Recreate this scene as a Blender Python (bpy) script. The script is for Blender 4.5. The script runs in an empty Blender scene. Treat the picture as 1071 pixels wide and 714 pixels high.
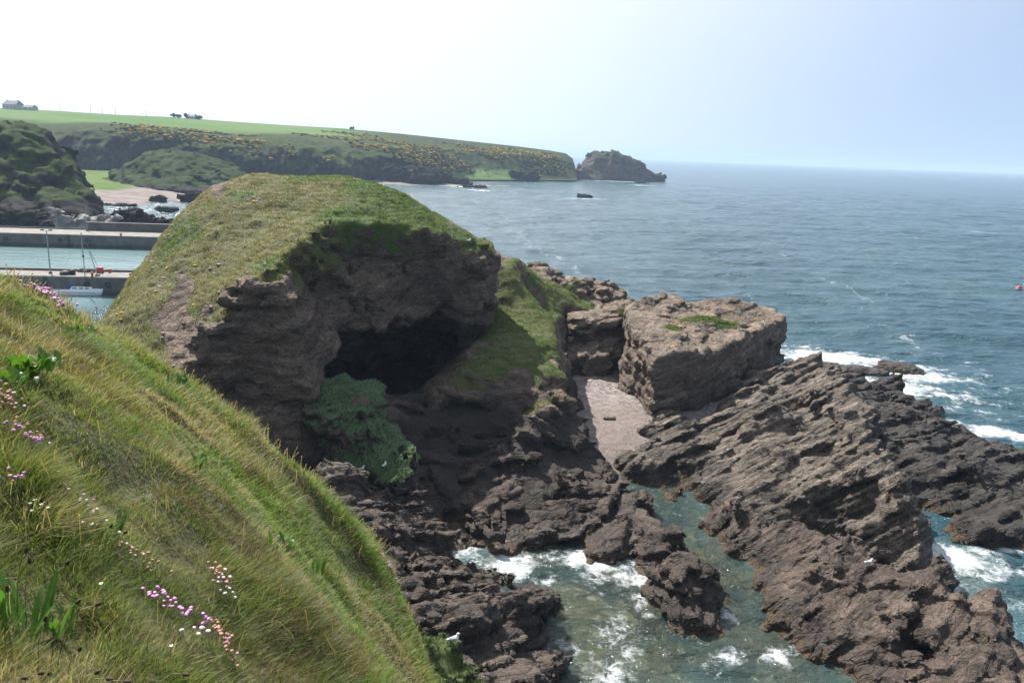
import bpy, math, random
import numpy as np
from mathutils import Matrix, Vector

# ------------------------------------------------------------------ camera, world, sun, exposure
scene = bpy.context.scene
COL = scene.collection
FPX, ROLL, PITCH, EYE = 830.0, math.radians(2.07), math.atan(196.4 / 830.0), 28.0
cam_data = bpy.data.cameras.new('camera')
cam = bpy.data.objects.new('camera', cam_data)
COL.objects.link(cam)
cam_data.sensor_width = 36.0
cam_data.lens = 36.0 * FPX / 1071.0
cam_data.clip_start = 0.1
cam_data.clip_end = 40000.0
_F = Vector((0, math.cos(PITCH), -math.sin(PITCH)))
_U = Vector((0, math.sin(PITCH), math.cos(PITCH)))
_R = Vector((1, 0, 0))
_r = _R * math.cos(ROLL) + _U * math.sin(ROLL)
_u = -_R * math.sin(ROLL) + _U * math.cos(ROLL)
cam.matrix_world = Matrix(((_r.x, _u.x, -_F.x, 0), (_r.y, _u.y, -_F.y, 0), (_r.z, _u.z, -_F.z, EYE), (0, 0, 0, 1)))
scene.camera = cam

HAZE = 0.00015
SUN_AZ, SUN_EL = math.radians(-36.0), math.radians(49.0)     # azimuth from +Y, negative to the left
world = bpy.data.worlds.new('World')
scene.world = world
world.use_nodes = True
wn = world.node_tree.nodes
wn.clear()
w_out = wn.new('ShaderNodeOutputWorld')
w_bg = wn.new('ShaderNodeBackground')
w_sky = wn.new('ShaderNodeTexSky')
w_sky.sky_type = 'NISHITA'
w_sky.sun_disc = False
w_sky.sun_elevation = SUN_EL
w_sky.sun_rotation = SUN_AZ
w_sky.altitude = 20.0
w_sky.air_density = 1.0
w_sky.dust_density = 1.6
w_sky.ozone_density = 1.6
w_bg.inputs['Strength'].default_value = 0.082
w_tint = wn.new('ShaderNodeMix'); w_tint.data_type = 'RGBA'; w_tint.blend_type = 'MULTIPLY'; w_tint.inputs[0].default_value = 1.0
w_tint.inputs[7].default_value = (0.95, 0.945, 1.02, 1.0)
w_tc = wn.new('ShaderNodeTexCoord')
w_add = wn.new('ShaderNodeVectorMath'); w_add.operation = 'ADD'; w_add.inputs[1].default_value = (0, 0, 0.20)
w_nrm = wn.new('ShaderNodeVectorMath'); w_nrm.operation = 'NORMALIZE'
world.node_tree.links.new(w_tc.outputs['Generated'], w_add.inputs[0])
world.node_tree.links.new(w_add.outputs[0], w_nrm.inputs[0])
world.node_tree.links.new(w_nrm.outputs[0], w_sky.inputs['Vector'])
world.node_tree.links.new(w_sky.outputs[0], w_tint.inputs[6])
w_veil = wn.new('ShaderNodeMix'); w_veil.data_type = 'RGBA'; w_veil.inputs[0].default_value = 0.35     # thin high cloud
w_veil.inputs[7].default_value = (4.4, 5.3, 6.0, 1.0)
world.node_tree.links.new(w_tint.outputs[2], w_veil.inputs[6])
# brighter sky around the sun
w_dot = wn.new('ShaderNodeVectorMath'); w_dot.operation = 'DOT_PRODUCT'
w_dot.inputs[1].default_value = (math.sin(SUN_AZ) * math.cos(SUN_EL), math.cos(SUN_AZ) * math.cos(SUN_EL), math.sin(SUN_EL))
w_rng = wn.new('ShaderNodeMapRange'); w_rng.interpolation_type = 'SMOOTHSTEP'
for i_, v_ in zip((1, 2, 3, 4), (0.30, 0.85, 0.0, 0.75)): w_rng.inputs[i_].default_value = v_
w_glow = wn.new('ShaderNodeMix'); w_glow.data_type = 'RGBA'; w_glow.inputs[7].default_value = (7.6, 7.7, 7.9, 1.0)
world.node_tree.links.new(w_tc.outputs['Generated'], w_dot.inputs[0])
world.node_tree.links.new(w_dot.outputs['Value'], w_rng.inputs[0])
world.node_tree.links.new(w_rng.outputs[0], w_glow.inputs[0])
world.node_tree.links.new(w_veil.outputs[2], w_glow.inputs[6])
world.node_tree.links.new(w_glow.outputs[2], w_bg.inputs['Color'])
world.node_tree.links.new(w_bg.outputs[0], w_out.inputs['Surface'])

sun_data = bpy.data.lights.new('sun', 'SUN')
sun_data.energy = 4.4
sun_data.angle = math.radians(0.53)
sun_data.color = (1.0, 0.965, 0.90)
sun = bpy.data.objects.new('sun', sun_data)
COL.objects.link(sun)
SUN_DIR = Vector((math.sin(SUN_AZ) * math.cos(SUN_EL), math.cos(SUN_AZ) * math.cos(SUN_EL), math.sin(SUN_EL)))
sun.rotation_euler = SUN_DIR.to_track_quat('Z', 'Y').to_euler()
sun.location = (-40, 40, 80)

scene.view_settings.view_transform = 'Standard'
scene.view_settings.look = 'None'
scene.view_settings.exposure = 1.05
scene.view_settings.gamma = 1.0
scene.render.engine = 'CYCLES'
scene.cycles.use_denoising = True
scene.cycles.max_bounces = 6
scene.cycles.diffuse_bounces = 3
scene.cycles.glossy_bounces = 2
scene.cycles.transparent_max_bounces = 8
scene.cycles.volume_bounces = 0
scene.cycles.sample_clamp_indirect = 6.0
scene.cycles.caustics_reflective = False
scene.cycles.caustics_refractive = False

# ------------------------------------------------------------------ survey: bearings measured on the place turned into positions
def ray(x, y):
    c, d = (x - 535.5) / FPX, -(y - 357.0) / FPX
    a = c * math.cos(ROLL) - d * math.sin(ROLL)
    b = c * math.sin(ROLL) + d * math.cos(ROLL)
    return a, math.cos(PITCH) + b * math.sin(PITCH), -math.sin(PITCH) + b * math.cos(PITCH)

def at_dist(x, y, dist):
    r = ray(x, y); k = dist / r[1]
    return (r[0] * k, dist, EYE + r[2] * k)

def at_level(x, y, z=0.0):
    r = ray(x, y); k = (z - EYE) / r[2]
    return (r[0] * k, r[1] * k, z)

# ------------------------------------------------------------------ numeric helpers
def hash01(ix, iy, iz, seed=0):
    h = (ix.astype(np.int64) * 374761393 + iy.astype(np.int64) * 668265263 + iz.astype(np.int64) * 2147483647 + seed * 974634777) & 0xFFFFFFFF
    h = ((h ^ (h >> 13)) * 1274126177) & 0xFFFFFFFF
    h = ((h ^ (h >> 16)) * 2246822519) & 0xFFFFFFFF
    return ((h ^ (h >> 15)) & 0xFFFFFF).astype(np.float32) / np.float32(0xFFFFFF)

def vnoise(x, y, z, seed=0):
    fx, fy, fz = np.floor(x), np.floor(y), np.floor(z)
    ix, iy, iz = fx.astype(np.int64), fy.astype(np.int64), fz.astype(np.int64)
    tx, ty, tz = x - fx, y - fy, z - fz
    tx = tx * tx * tx * (tx * (tx * 6 - 15) + 10)
    ty = ty * ty * ty * (ty * (ty * 6 - 15) + 10)
    tz = tz * tz * tz * (tz * (tz * 6 - 15) + 10)
    out = 0
    for dx in (0, 1):
        wx = tx if dx else 1 - tx
        for dy in (0, 1):
            wy = ty if dy else 1 - ty
            for dz in (0, 1):
                wz = tz if dz else 1 - tz
                out = out + hash01(ix + dx, iy + dy, iz + dz, seed) * (wx * wy * wz)
    return out * 2 - 1

def fbm(x, y, z, octv=4, seed=0, gain=0.5, ridged=False):
    a, s, out = 1.0, 1.0, 0
    for i in range(octv):
        n = vnoise(x * s + 17.3 * i, y * s - 9.1 * i, z * s + 4.7 * i, seed + i)
        if ridged: n = 1 - 2 * np.abs(n)
        out = out + a * n
        a *= gain; s *= 2.03
    return out

def sstep(a, b, x):
    t = np.clip((x - a) / (b - a), 0, 1)
    return t * t * (3 - 2 * t)

def smin(a, b, k):
    h = np.clip(0.5 + 0.5 * (b - a) / k, 0, 1)
    return b * (1 - h) + a * h - k * h * (1 - h)

def smax(a, b, k): return -smin(-a, -b, k)

class Spline:                       # thin-plate height surface through surveyed points
    def __init__(self, pts, reg=0.0):
        P = np.array(pts, float); self.c = P[:, :2]; n = len(P)
        self.s = 1.0 / max(np.ptp(self.c[:, 0]), np.ptp(self.c[:, 1]))
        C = self.c * self.s
        d2 = ((C[:, None] - C[None]) ** 2).sum(-1)
        K = 0.5 * d2 * np.log(d2 + 1e-12) + reg * np.eye(n)
        Q = np.c_[np.ones(n), C]
        A = np.zeros((n + 3, n + 3)); A[:n, :n] = K; A[:n, n:] = Q; A[n:, :n] = Q.T
        self.w = np.linalg.solve(A, np.r_[P[:, 2], 0, 0, 0])
    def __call__(self, x, y):
        sh = np.shape(x); x = np.ravel(x) * self.s; y = np.ravel(y) * self.s
        out = np.empty(len(x)); n = len(self.c); C = self.c * self.s
        for i in range(0, len(x), 60000):
            a, b = x[i:i + 60000], y[i:i + 60000]
            d2 = (a[:, None] - C[None, :, 0]) ** 2 + (b[:, None] - C[None, :, 1]) ** 2
            out[i:i + 60000] = (0.5 * d2 * np.log(d2 + 1e-12)) @ self.w[:n] + self.w[n] + self.w[n + 1] * a + self.w[n + 2] * b
        return out.reshape(sh)

def poly_dist(x, y, poly):          # signed distance to a plan polygon, positive inside
    P = [(p[0], p[1]) for p in poly]
    best = np.full(np.shape(x), 1e9); inside = np.zeros(np.shape(x), bool)
    for (ax, ay), (bx, by) in zip(P, P[1:] + P[:1]):
        ex, ey = bx - ax, by - ay
        t = np.clip(((x - ax) * ex + (y - ay) * ey) / (ex * ex + ey * ey + 1e-9), 0, 1)
        best = np.minimum(best, (x - ax - ex * t) ** 2 + (y - ay - ey * t) ** 2)
        c = (ay > y) != (by > y)
        inside ^= c & (x < (bx - ax) * (y - ay) / (by - ay + 1e-12) + ax)
    d = np.sqrt(best)
    return np.where(inside, d, -d)

def surface_net(f, org, res):
    """Closed surface of the zero level of a sampled field (negative inside)."""
    s = f < 0
    nx, ny, nz = f.shape
    cnt = np.zeros((nx - 1, ny - 1, nz - 1), np.int8)
    for a in (0, 1):
        for b in (0, 1):
            for c in (0, 1):
                cnt += s[a:nx - 1 + a, b:ny - 1 + b, c:nz - 1 + c]
    act = (cnt > 0) & (cnt < 8)
    idx = np.full(act.shape, -1, np.int64)
    ci = np.argwhere(act)
    idx[act] = np.arange(len(ci))
    acc = np.zeros((len(ci), 3)); num = np.zeros(len(ci))
    corners = [(a, b, c) for a in (0, 1) for b in (0, 1) for c in (0, 1)]
    vals = {k: f[ci[:, 0] + k[0], ci[:, 1] + k[1], ci[:, 2] + k[2]] for k in corners}
    for k in corners:
        for ax in range(3):
            if k[ax] == 0:
                k2 = list(k); k2[ax] = 1; k2 = tuple(k2)
                a, b = vals[k], vals[k2]
                m = (a < 0) != (b < 0)
                t = np.where(m, a / np.where(m, a - b, 1), 0)
                for j in range(3):
                    acc[:, j] += np.where(m, (t if j == ax else k[j]), 0)
                num += m
    V = (ci + acc / num[:, None]) * res + np.array(org)
    quads = []
    for ax in range(3):
        lo = [slice(1, -1)] * 3; lo[ax] = slice(0, -1)
        hi = list(lo); hi[ax] = slice(1, None)
        A, B = s[tuple(lo)], s[tuple(hi)]
        e = np.argwhere(A != B)
        if not len(e): continue
        flip = A[e[:, 0], e[:, 1], e[:, 2]]
        p = e + 1; p[:, ax] -= 1
        o1, o2 = (ax + 1) % 3, (ax + 2) % 3
        def cell(d1, d2):
            q = p.copy(); q[:, o1] += d1; q[:, o2] += d2
            return idx[q[:, 0], q[:, 1], q[:, 2]]
        Q = np.stack([cell(-1, -1), cell(0, -1), cell(0, 0), cell(-1, 0)], 1)
        Q[~flip] = Q[~flip][:, ::-1]
        quads.append(Q)
    F = np.concatenate(quads); F = F[(F >= 0).all(1)]
    return V, F

def normals_of(V, F):
    n = np.cross(V[F[:, 2]] - V[F[:, 0]], V[F[:, 3]] - V[F[:, 1]]) if F.shape[1] == 4 else np.cross(V[F[:, 1]] - V[F[:, 0]], V[F[:, 2]] - V[F[:, 0]])
    N = np.zeros_like(V)
    for k in range(F.shape[1]):
        for j in range(3):
            N[:, j] += np.bincount(F[:, k], n[:, j], len(V))
    return N / (np.linalg.norm(N, axis=1, keepdims=True) + 1e-9)

def np_mesh(name, V, F, mat=None, attrs=None, smooth=True, tris=None):
    me = bpy.data.meshes.new(name)
    V = np.asarray(V, np.float32)
    F = np.asarray(F)
    loops = F.ravel(); starts = np.arange(len(F)) * F.shape[1]
    if tris is not None and len(tris):
        starts = np.r_[starts, len(loops) + np.arange(len(tris)) * 3]
        loops = np.r_[loops, np.asarray(tris).ravel()]
    me.vertices.add(len(V)); me.vertices.foreach_set('co', V.ravel())
    me.loops.add(len(loops)); me.loops.foreach_set('vertex_index', loops.astype(np.int32))
    me.polygons.add(len(starts)); me.polygons.foreach_set('loop_start', starts.astype(np.int32))
    me.polygons.foreach_set('use_smooth', np.full(len(starts), smooth) if isinstance(smooth, bool) else smooth)
    for k, a in (attrs or {}).items():
        a = np.asarray(a, np.float32)
        if a.ndim == 1:
            me.attributes.new(k, 'FLOAT', 'POINT').data.foreach_set('value', a)
        else:
            if a.shape[1] == 3: a = np.c_[a, np.ones(len(a), np.float32)]
            me.attributes.new(k, 'FLOAT_COLOR', 'POINT').data.foreach_set('color', np.ascontiguousarray(a, np.float32).ravel())
    me.update(calc_edges=True)
    if mat: me.materials.append(mat)
    return me

def link(name, me, parent=None, loc=None, label=None, cat=None, group=None, kind=None):
    o = bpy.data.objects.new(name, me); COL.objects.link(o)
    if loc is not None: o.location = loc
    if parent is not None: o.parent = parent
    return tag(o, label, cat, group, kind)

def tag(o, label=None, cat=None, group=None, kind=None):
    if label: o['label'] = label
    if cat: o['category'] = cat
    if group: o['group'] = group
    if kind: o['kind'] = kind
    return o

def empty(name, loc, rz=0.0, **kw):
    o = bpy.data.objects.new(name, None); COL.objects.link(o)
    o.location = loc; o.rotation_euler = (0, 0, rz)
    o.empty_display_size = 0.2
    return tag(o, **kw)

def grid_faces(nu, nv):
    i = np.arange(nu * nv).reshape(nu, nv)
    return np.stack([i[:-1, :-1], i[1:, :-1], i[1:, 1:], i[:-1, 1:]], -1).reshape(-1, 4)

class Shape:                        # collects boxes, tubes and lathes, links them as one mesh
    def __init__(self): self.v, self.f = [], []
    def add(self, V, F):
        o = len(self.v); self.v += [tuple(v) for v in V]; self.f += [tuple(i + o for i in q) for q in F]; return self
    def box(self, c, s, rz=0.0, taper=1.0):
        x, y, z = [k / 2 for k in s]; V = []
        for sz in (-1, 1):
            t = taper if sz > 0 else 1
            for sx, sy in ((-1, -1), (1, -1), (1, 1), (-1, 1)):
                a, b = sx * x * t, sy * y * t
                V.append((c[0] + a * math.cos(rz) - b * math.sin(rz), c[1] + a * math.sin(rz) + b * math.cos(rz), c[2] + sz * z))
        return self.add(V, [(3, 2, 1, 0), (4, 5, 6, 7), (0, 1, 5, 4), (1, 2, 6, 5), (2, 3, 7, 6), (3, 0, 4, 7)])
    def tube(self, pts, rad, n=8):
        pts = [Vector(p) for p in pts]; rad = rad if isinstance(rad, (list, tuple)) else [rad] * len(pts); V, F = [], []
        for i, p in enumerate(pts):
            d = (pts[min(i + 1, len(pts) - 1)] - pts[max(i - 1, 0)]).normalized()
            s = d.cross(Vector((0.31, 0.17, 0.93)) if abs(d.z) < 0.9 else Vector((1, 0, 0))).normalized(); t = d.cross(s)
            for k in range(n):
                a = 2 * math.pi * k / n
                V.append(p + (s * math.cos(a) + t * math.sin(a)) * rad[i])
        for i in range(len(pts) - 1):
            for k in range(n):
                F.append((i * n + k, i * n + (k + 1) % n, (i + 1) * n + (k + 1) % n, (i + 1) * n + k))
        F += [tuple(range(n - 1, -1, -1)), tuple((len(pts) - 1) * n + k for k in range(n))]
        return self.add(V, F)
    def lathe(self, prof, c=(0, 0, 0), n=12):
        V, F = [], []
        for r, z in prof:
            for k in range(n):
                a = 2 * math.pi * k / n; V.append((c[0] + r * math.cos(a), c[1] + r * math.sin(a), c[2] + z))
        for i in range(len(prof) - 1):
            for k in range(n): F.append((i * n + k, i * n + (k + 1) % n, (i + 1) * n + (k + 1) % n, (i + 1) * n + k))
        F += [tuple(range(n - 1, -1, -1)), tuple((len(prof) - 1) * n + k for k in range(n))]
        return self.add(V, F)
    def mesh(self, name, mat, smooth=False):
        me = bpy.data.meshes.new(name); me.from_pydata(self.v, [], self.f); me.update()
        if smooth: me.polygons.foreach_set('use_smooth', [True] * len(me.polygons))
        me.materials.append(mat); return me
    def build(self, name, mat, parent=None, smooth=False, **kw): return link(name, self.mesh(name, mat, smooth), parent, **kw)

# ------------------------------------------------------------------ node helpers
class Nodes:
    def __init__(self, name):
        self.m = bpy.data.materials.new(name); self.m.use_nodes = True
        self.t = self.m.node_tree; self.t.nodes.clear()
        self.out = self.n('ShaderNodeOutputMaterial')
    def n(self, typ, **kw):
        o = self.t.nodes.new(typ)
        for k, v in kw.items(): setattr(o, k, v)
        return o
    def put(self, sock, v):
        if hasattr(v, 'is_output') or isinstance(v, bpy.types.NodeSocket): self.t.links.new(v, sock)
        elif isinstance(v, (tuple, list)) and len(v) == 3 and sock.type == 'RGBA': sock.default_value = (*v, 1)
        else: sock.default_value = v
    def pos(self): return self.n('ShaderNodeNewGeometry').outputs['Position']
    def attr(self, name, col=False): return self.n('ShaderNodeAttribute', attribute_name=name).outputs['Color' if col else 'Fac']
    def noise(self, scale, detail=4, rough=0.55, vec=None, dist=0.0):
        o = self.n('ShaderNodeTexNoise'); o.inputs['Scale'].default_value = scale; o.inputs['Detail'].default_value = detail
        o.inputs['Roughness'].default_value = rough; o.inputs['Distortion'].default_value = dist
        self.put(o.inputs['Vector'], vec if vec is not None else self.pos()); return o.outputs['Fac']
    def voronoi(self, scale, vec=None, feature='F1'):
        o = self.n('ShaderNodeTexVoronoi', feature=feature); o.inputs['Scale'].default_value = scale
        self.put(o.inputs['Vector'], vec if vec is not None else self.pos()); return o.outputs['Distance']
    def mapping(self, scale=(1, 1, 1), rot=(0, 0, 0), vec=None):
        o = self.n('ShaderNodeMapping'); o.inputs['Scale'].default_value = scale; o.inputs['Rotation'].default_value = rot
        self.put(o.inputs['Vector'], vec if vec is not None else self.pos()); return o.outputs[0]
    def math(self, op, a, b=0.0, clamp=False):
        o = self.n('ShaderNodeMath', operation=op, use_clamp=clamp); self.put(o.inputs[0], a); self.put(o.inputs[1], b); return o.outputs[0]
    def ramp(self, v, lo, hi, a=0.0, b=1.0, smooth=True):
        o = self.n('ShaderNodeMapRange', interpolation_type='SMOOTHSTEP' if smooth else 'LINEAR')
        self.put(o.inputs[0], v)
        for i, k in zip((1, 2, 3, 4), (lo, hi, a, b)): self.put(o.inputs[i], k)
        return o.outputs[0]
    def mix(self, f, a, b, blend='MIX'):
        o = self.n('ShaderNodeMix', data_type='RGBA', blend_type=blend); self.put(o.inputs[0], f); self.put(o.inputs[6], a); self.put(o.inputs[7], b); return o.outputs[2]
    def z(self, vec=None):
        o = self.n('ShaderNodeSeparateXYZ'); self.put(o.inputs[0], vec if vec is not None else self.pos()); return o.outputs
    def bump(self, h, strength=0.5, dist=0.1, normal=None):
        o = self.n('ShaderNodeBump'); o.inputs['Strength'].default_value = strength; o.inputs['Distance'].default_value = dist
        self.put(o.inputs['Height'], h)
        if normal is not None: self.put(o.inputs['Normal'], normal)
        return o.outputs[0]
    def bsdf(self, color, rough=0.8, normal=None, **kw):
        o = self.n('ShaderNodeBsdfPrincipled'); self.put(o.inputs['Base Color'], color); self.put(o.inputs['Roughness'], rough)
        if normal is not None: self.put(o.inputs['Normal'], normal)
        for k, v in kw.items(): self.put(o.inputs[k.replace('_', ' ')], v)
        return o.outputs[0]
    def finish(self, sh): self.t.links.new(sh, self.out.inputs['Surface']); return self.m

def plain(name, color, rough=0.6, var=0.15, scale=3.0, **kw):
    m = Nodes(name); n = m.noise(scale, 3)
    c = m.mix(m.ramp(n, 0.3, 0.7), tuple(k * (1 - var) for k in color), tuple(min(1, k * (1 + var)) for k in color))
    return m.finish(m.bsdf(c, rough, **kw))
# ------------------------------------------------------------------ ground materials
def rock_material(name, dark, mid, pale, bed_dir=(0.3, -0.2, 0.93), lichen=(0.42, 0.24, 0.06), lichen_from=7.0, tide=True, wet=1.6, bed=1.0, pale_amt=1.0, bump=1.0, turf=None):
    dark, mid, pale = [(k[0] * 1.0, k[1] * 1.035, k[2] * 1.04) for k in (dark, mid, pale)]
    m = Nodes(name)
    n = Vector(bed_dir).normalized()
    q = n.rotation_difference(Vector((0, 0, 1))).to_euler()
    bv = m.mapping((1, 1, 1), q)
    lay = m.n('ShaderNodeMapping'); lay.inputs['Scale'].default_value = (0.22, 0.22, 2.6); m.put(lay.inputs[0], bv)
    lay2 = m.n('ShaderNodeMapping'); lay2.inputs['Scale'].default_value = (0.5, 0.5, 9.0); m.put(lay2.inputs[0], bv)
    beds = m.noise(1.0, 5, 0.6, lay.outputs[0], 0.4)
    fine = m.noise(1.0, 4, 0.6, lay2.outputs[0], 0.3)
    big = m.noise(0.22, 5, 0.6)
    med = m.noise(1.7, 6, 0.65)
    small = m.noise(9.0, 5, 0.7)
    z = m.z()[2]
    c = m.mix(m.ramp(big, 0.38, 0.62), dark, mid)
    c = m.mix(m.math('MULTIPLY', m.ramp(beds, 0.45, 0.68), 0.75 * bed * pale_amt), c, pale)
    c = m.mix(m.ramp(med, 0.50, 0.72, 0, 0.6 * pale_amt), c, pale)
    c = m.mix(m.ramp(fine, 0.30, 0.50, 0.65, 0.0), c, tuple(k * 0.45 for k in dark))
    c = m.mix(m.ramp(m.noise(4.2, 6, 0.75), 0.34, 0.5, 0.75, 0.0), c, tuple(k * 0.35 for k in dark))
    c = m.mix(m.ramp(m.noise(6.5, 6, 0.75), 0.55, 0.7, 0.0, 0.55 * pale_amt), c, pale)
    c = m.mix(m.ramp(small, 0.35, 0.65, 0.55, 0.0), c, tuple(k * 0.55 for k in dark))
    zz = m.math('ADD', z, m.math('MULTIPLY', m.math('SUBTRACT', m.noise(0.5, 4), 0.5), 5.0))
    li = m.math('MULTIPLY', m.ramp(m.noise(0.9, 5, 0.7), 0.56, 0.66), m.ramp(zz, lichen_from, lichen_from + 3))
    c = m.mix(m.math('MULTIPLY', li, 0.75), c, lichen)
    gl = m.math('MULTIPLY', m.ramp(m.noise(2.6, 4, 0.7), 0.60, 0.70), m.ramp(zz, 2.5, 5))
    c = m.mix(m.math('MULTIPLY', gl, 0.6 * min(1, pale_amt)), c, (0.34, 0.32, 0.29))
    rough = 0.82
    if tide:
        blk = m.ramp(zz, wet, wet + 2.2, 1, 0)
        c = m.mix(m.math('MULTIPLY', blk, 0.86), c, (0.030, 0.024, 0.021))
        brn = m.ramp(m.math('ADD', z, m.math('MULTIPLY', m.math('SUBTRACT', m.noise(1.1, 4), 0.5), 1.2)), 0.15, 0.75, 1, 0)
        c = m.mix(m.math('MULTIPLY', brn, 0.8), c, (0.115, 0.075, 0.040))
        rough = m.ramp(z, 0.2, 1.6, 0.28, 0.82)
    g = m.attr('grass')
    gn = m.noise(0.55, 5, 0.65); g2 = m.noise(3.5, 4, 0.7)
    gc = m.mix(m.ramp(gn, 0.35, 0.65), *(turf or ((0.085, 0.100, 0.032), (0.150, 0.135, 0.055))))
    gc = m.mix(m.ramp(g2, 0.4, 0.7, 0, 0.7), gc, tuple(k * 1.3 for k in turf[1]) if turf else (0.150, 0.130, 0.060))
    gc = m.mix(m.attr('lush'), gc, m.mix(m.ramp(g2, 0.35, 0.65), (0.050, 0.095, 0.018), (0.085, 0.130, 0.026)))
    gm = m.ramp(m.math('ADD', g, m.math('MULTIPLY', m.math('SUBTRACT', m.noise(1.4, 5, 0.7), 0.5), 0.9)), 0.42, 0.58)
    c = m.mix(gm, c, gc)
    h = m.math('ADD', m.math('MULTIPLY', beds, 0.7), m.math('MULTIPLY', med, 0.5))
    h = m.math('ADD', h, m.math('MULTIPLY', fine, 0.5))
    h = m.math('ADD', h, m.math('MULTIPLY', m.noise(5.0, 6, 0.75), 0.5))
    cr = m.n('ShaderNodeTexVoronoi', feature='DISTANCE_TO_EDGE'); cr.inputs['Scale'].default_value = 0.75
    warp = m.n('ShaderNodeVectorMath', operation='ADD')
    wnz = m.n('ShaderNodeTexNoise'); wnz.inputs['Scale'].default_value = 0.9; wnz.inputs['Detail'].default_value = 3
    lay3 = m.n('ShaderNodeMapping'); lay3.inputs['Scale'].default_value = (0.8, 0.8, 2.2); m.put(lay3.inputs[0], bv)
    m.put(warp.inputs[0], lay3.outputs[0]); m.put(warp.inputs[1], wnz.outputs['Color']); m.put(cr.inputs['Vector'], warp.outputs[0])
    h = m.math('ADD', h, m.math('MULTIPLY', m.ramp(cr.outputs['Distance'], 0.0, 0.06, -0.30, 0.0), 1.0))
    h = m.math('MULTIPLY', h, m.ramp(gm, 0, 1, 1.0, 0.0))
    h = m.math('ADD', h, m.math('MULTIPLY', m.math('MULTIPLY', gm, m.noise(3.0, 5, 0.75)), 0.6))
    for sc_f, wt_f in ((0.45, 1.5), (1.1, 0.9), (3.1, 0.32)):
        fv = m.n('ShaderNodeTexVoronoi'); fv.inputs['Scale'].default_value = sc_f; m.put(fv.inputs['Vector'], warp.outputs[0])
        sb = m.n('ShaderNodeVectorMath', operation='SUBTRACT'); m.put(sb.inputs[0], warp.outputs[0]); m.put(sb.inputs[1], fv.outputs['Position'])
        cc = m.n('ShaderNodeVectorMath', operation='SUBTRACT'); m.put(cc.inputs[0], fv.outputs['Color']); cc.inputs[1].default_value = (.5, .5, .5)
        dt = m.n('ShaderNodeVectorMath', operation='DOT_PRODUCT'); m.put(dt.inputs[0], sb.outputs[0]); m.put(dt.inputs[1], cc.outputs[0])
        h = m.math('ADD', h, m.math('MULTIPLY', m.math('MULTIPLY', dt.outputs['Value'], m.ramp(gm, 0, 1, 1.0, 0.0)), 1.6 * wt_f))
    b = m.bump(h, 1.0 * bump, 0.42)
    b = m.bump(m.noise(14.0, 4, 0.7), 0.8 * bump, 0.07, b)
    return m.finish(m.bsdf(c, rough, b, Specular_IOR_Level=0.35 if bump else 0.04))

M = {}
M['headland'] = rock_material('headland rock and turf', (0.120, 0.082, 0.060), (0.245, 0.165, 0.115), (0.38, 0.27, 0.195), (0.15, -0.30, 0.94), lichen_from=40.0, wet=5.0, pale_amt=0.95)
M['block'] = rock_material('block rock', (0.150, 0.108, 0.082), (0.255, 0.182, 0.135), (0.42, 0.325, 0.25), (-0.20, -0.10, 0.97), lichen_from=6.5, wet=-0.5)
M['strata'] = rock_material('strata rock', (0.075, 0.057, 0.047), (0.185, 0.142, 0.110), (0.43, 0.345, 0.275), (-0.48, 0.52, 0.70), lichen_from=5.5, wet=0.3, bed=1.1)
M['front'] = rock_material('front ridge rock', (0.072, 0.052, 0.042), (0.155, 0.108, 0.083), (0.33, 0.235, 0.18), (-0.55, 0.35, 0.75), lichen_from=9, wet=-0.1, bed=0.8)
M['shelf'] = rock_material('black shelf rock', (0.040, 0.034, 0.031), (0.085, 0.068, 0.058), (0.20, 0.165, 0.14), (-0.35, 0.55, 0.76), lichen_from=12, wet=0.4, pale_amt=0.7)
M['skerry'] = rock_material('tidal rock', (0.060, 0.042, 0.034), (0.130, 0.088, 0.068), (0.25, 0.185, 0.145), (-0.3, 0.1, 0.95), lichen_from=12, wet=-0.1, bed=0.6)
M['shore'] = rock_material('shore rock', (0.060, 0.043, 0.036), (0.130, 0.090, 0.070), (0.30, 0.23, 0.18), (-0.30, 0.55, 0.77), lichen_from=8, wet=-0.4, bed=0.7)
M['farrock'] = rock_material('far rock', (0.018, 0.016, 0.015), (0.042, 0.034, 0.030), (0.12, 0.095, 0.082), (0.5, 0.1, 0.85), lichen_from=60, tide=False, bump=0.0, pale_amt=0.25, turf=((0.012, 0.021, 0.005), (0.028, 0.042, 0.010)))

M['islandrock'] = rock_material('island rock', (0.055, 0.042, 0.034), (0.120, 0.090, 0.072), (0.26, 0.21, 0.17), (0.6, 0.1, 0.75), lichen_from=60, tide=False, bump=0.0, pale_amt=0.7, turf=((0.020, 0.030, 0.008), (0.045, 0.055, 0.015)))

def leaf_material(name, attr='Col', trans=0.45, rough=0.55):
    m = Nodes(name); c = m.attr(attr, True)
    d = m.bsdf(c, rough, Specular_IOR_Level=0.3)
    t = m.n('ShaderNodeBsdfTranslucent'); m.put(t.inputs['Color'], m.mix(0.5, c, (0.9, 1.0, 0.45), 'MULTIPLY'))
    mx = m.n('ShaderNodeMixShader'); mx.inputs[0].default_value = trans
    m.put(mx.inputs[1], d); m.put(mx.inputs[2], t.outputs[0])
    return m.finish(mx.outputs[0])
M['blades'] = leaf_material('grass blades', trans=0.52)
M['turf'] = leaf_material('turf tufts', trans=0.4)
# ------------------------------------------------------------------ rock building
def frame_of(n):
    n = np.array(n, float); n /= np.linalg.norm(n)
    a = np.cross(n, (0, 0, 1.0) if abs(n[2]) < 0.95 else (0, 1.0, 0)); a /= np.linalg.norm(a)
    return a, np.cross(n, a), n

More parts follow.
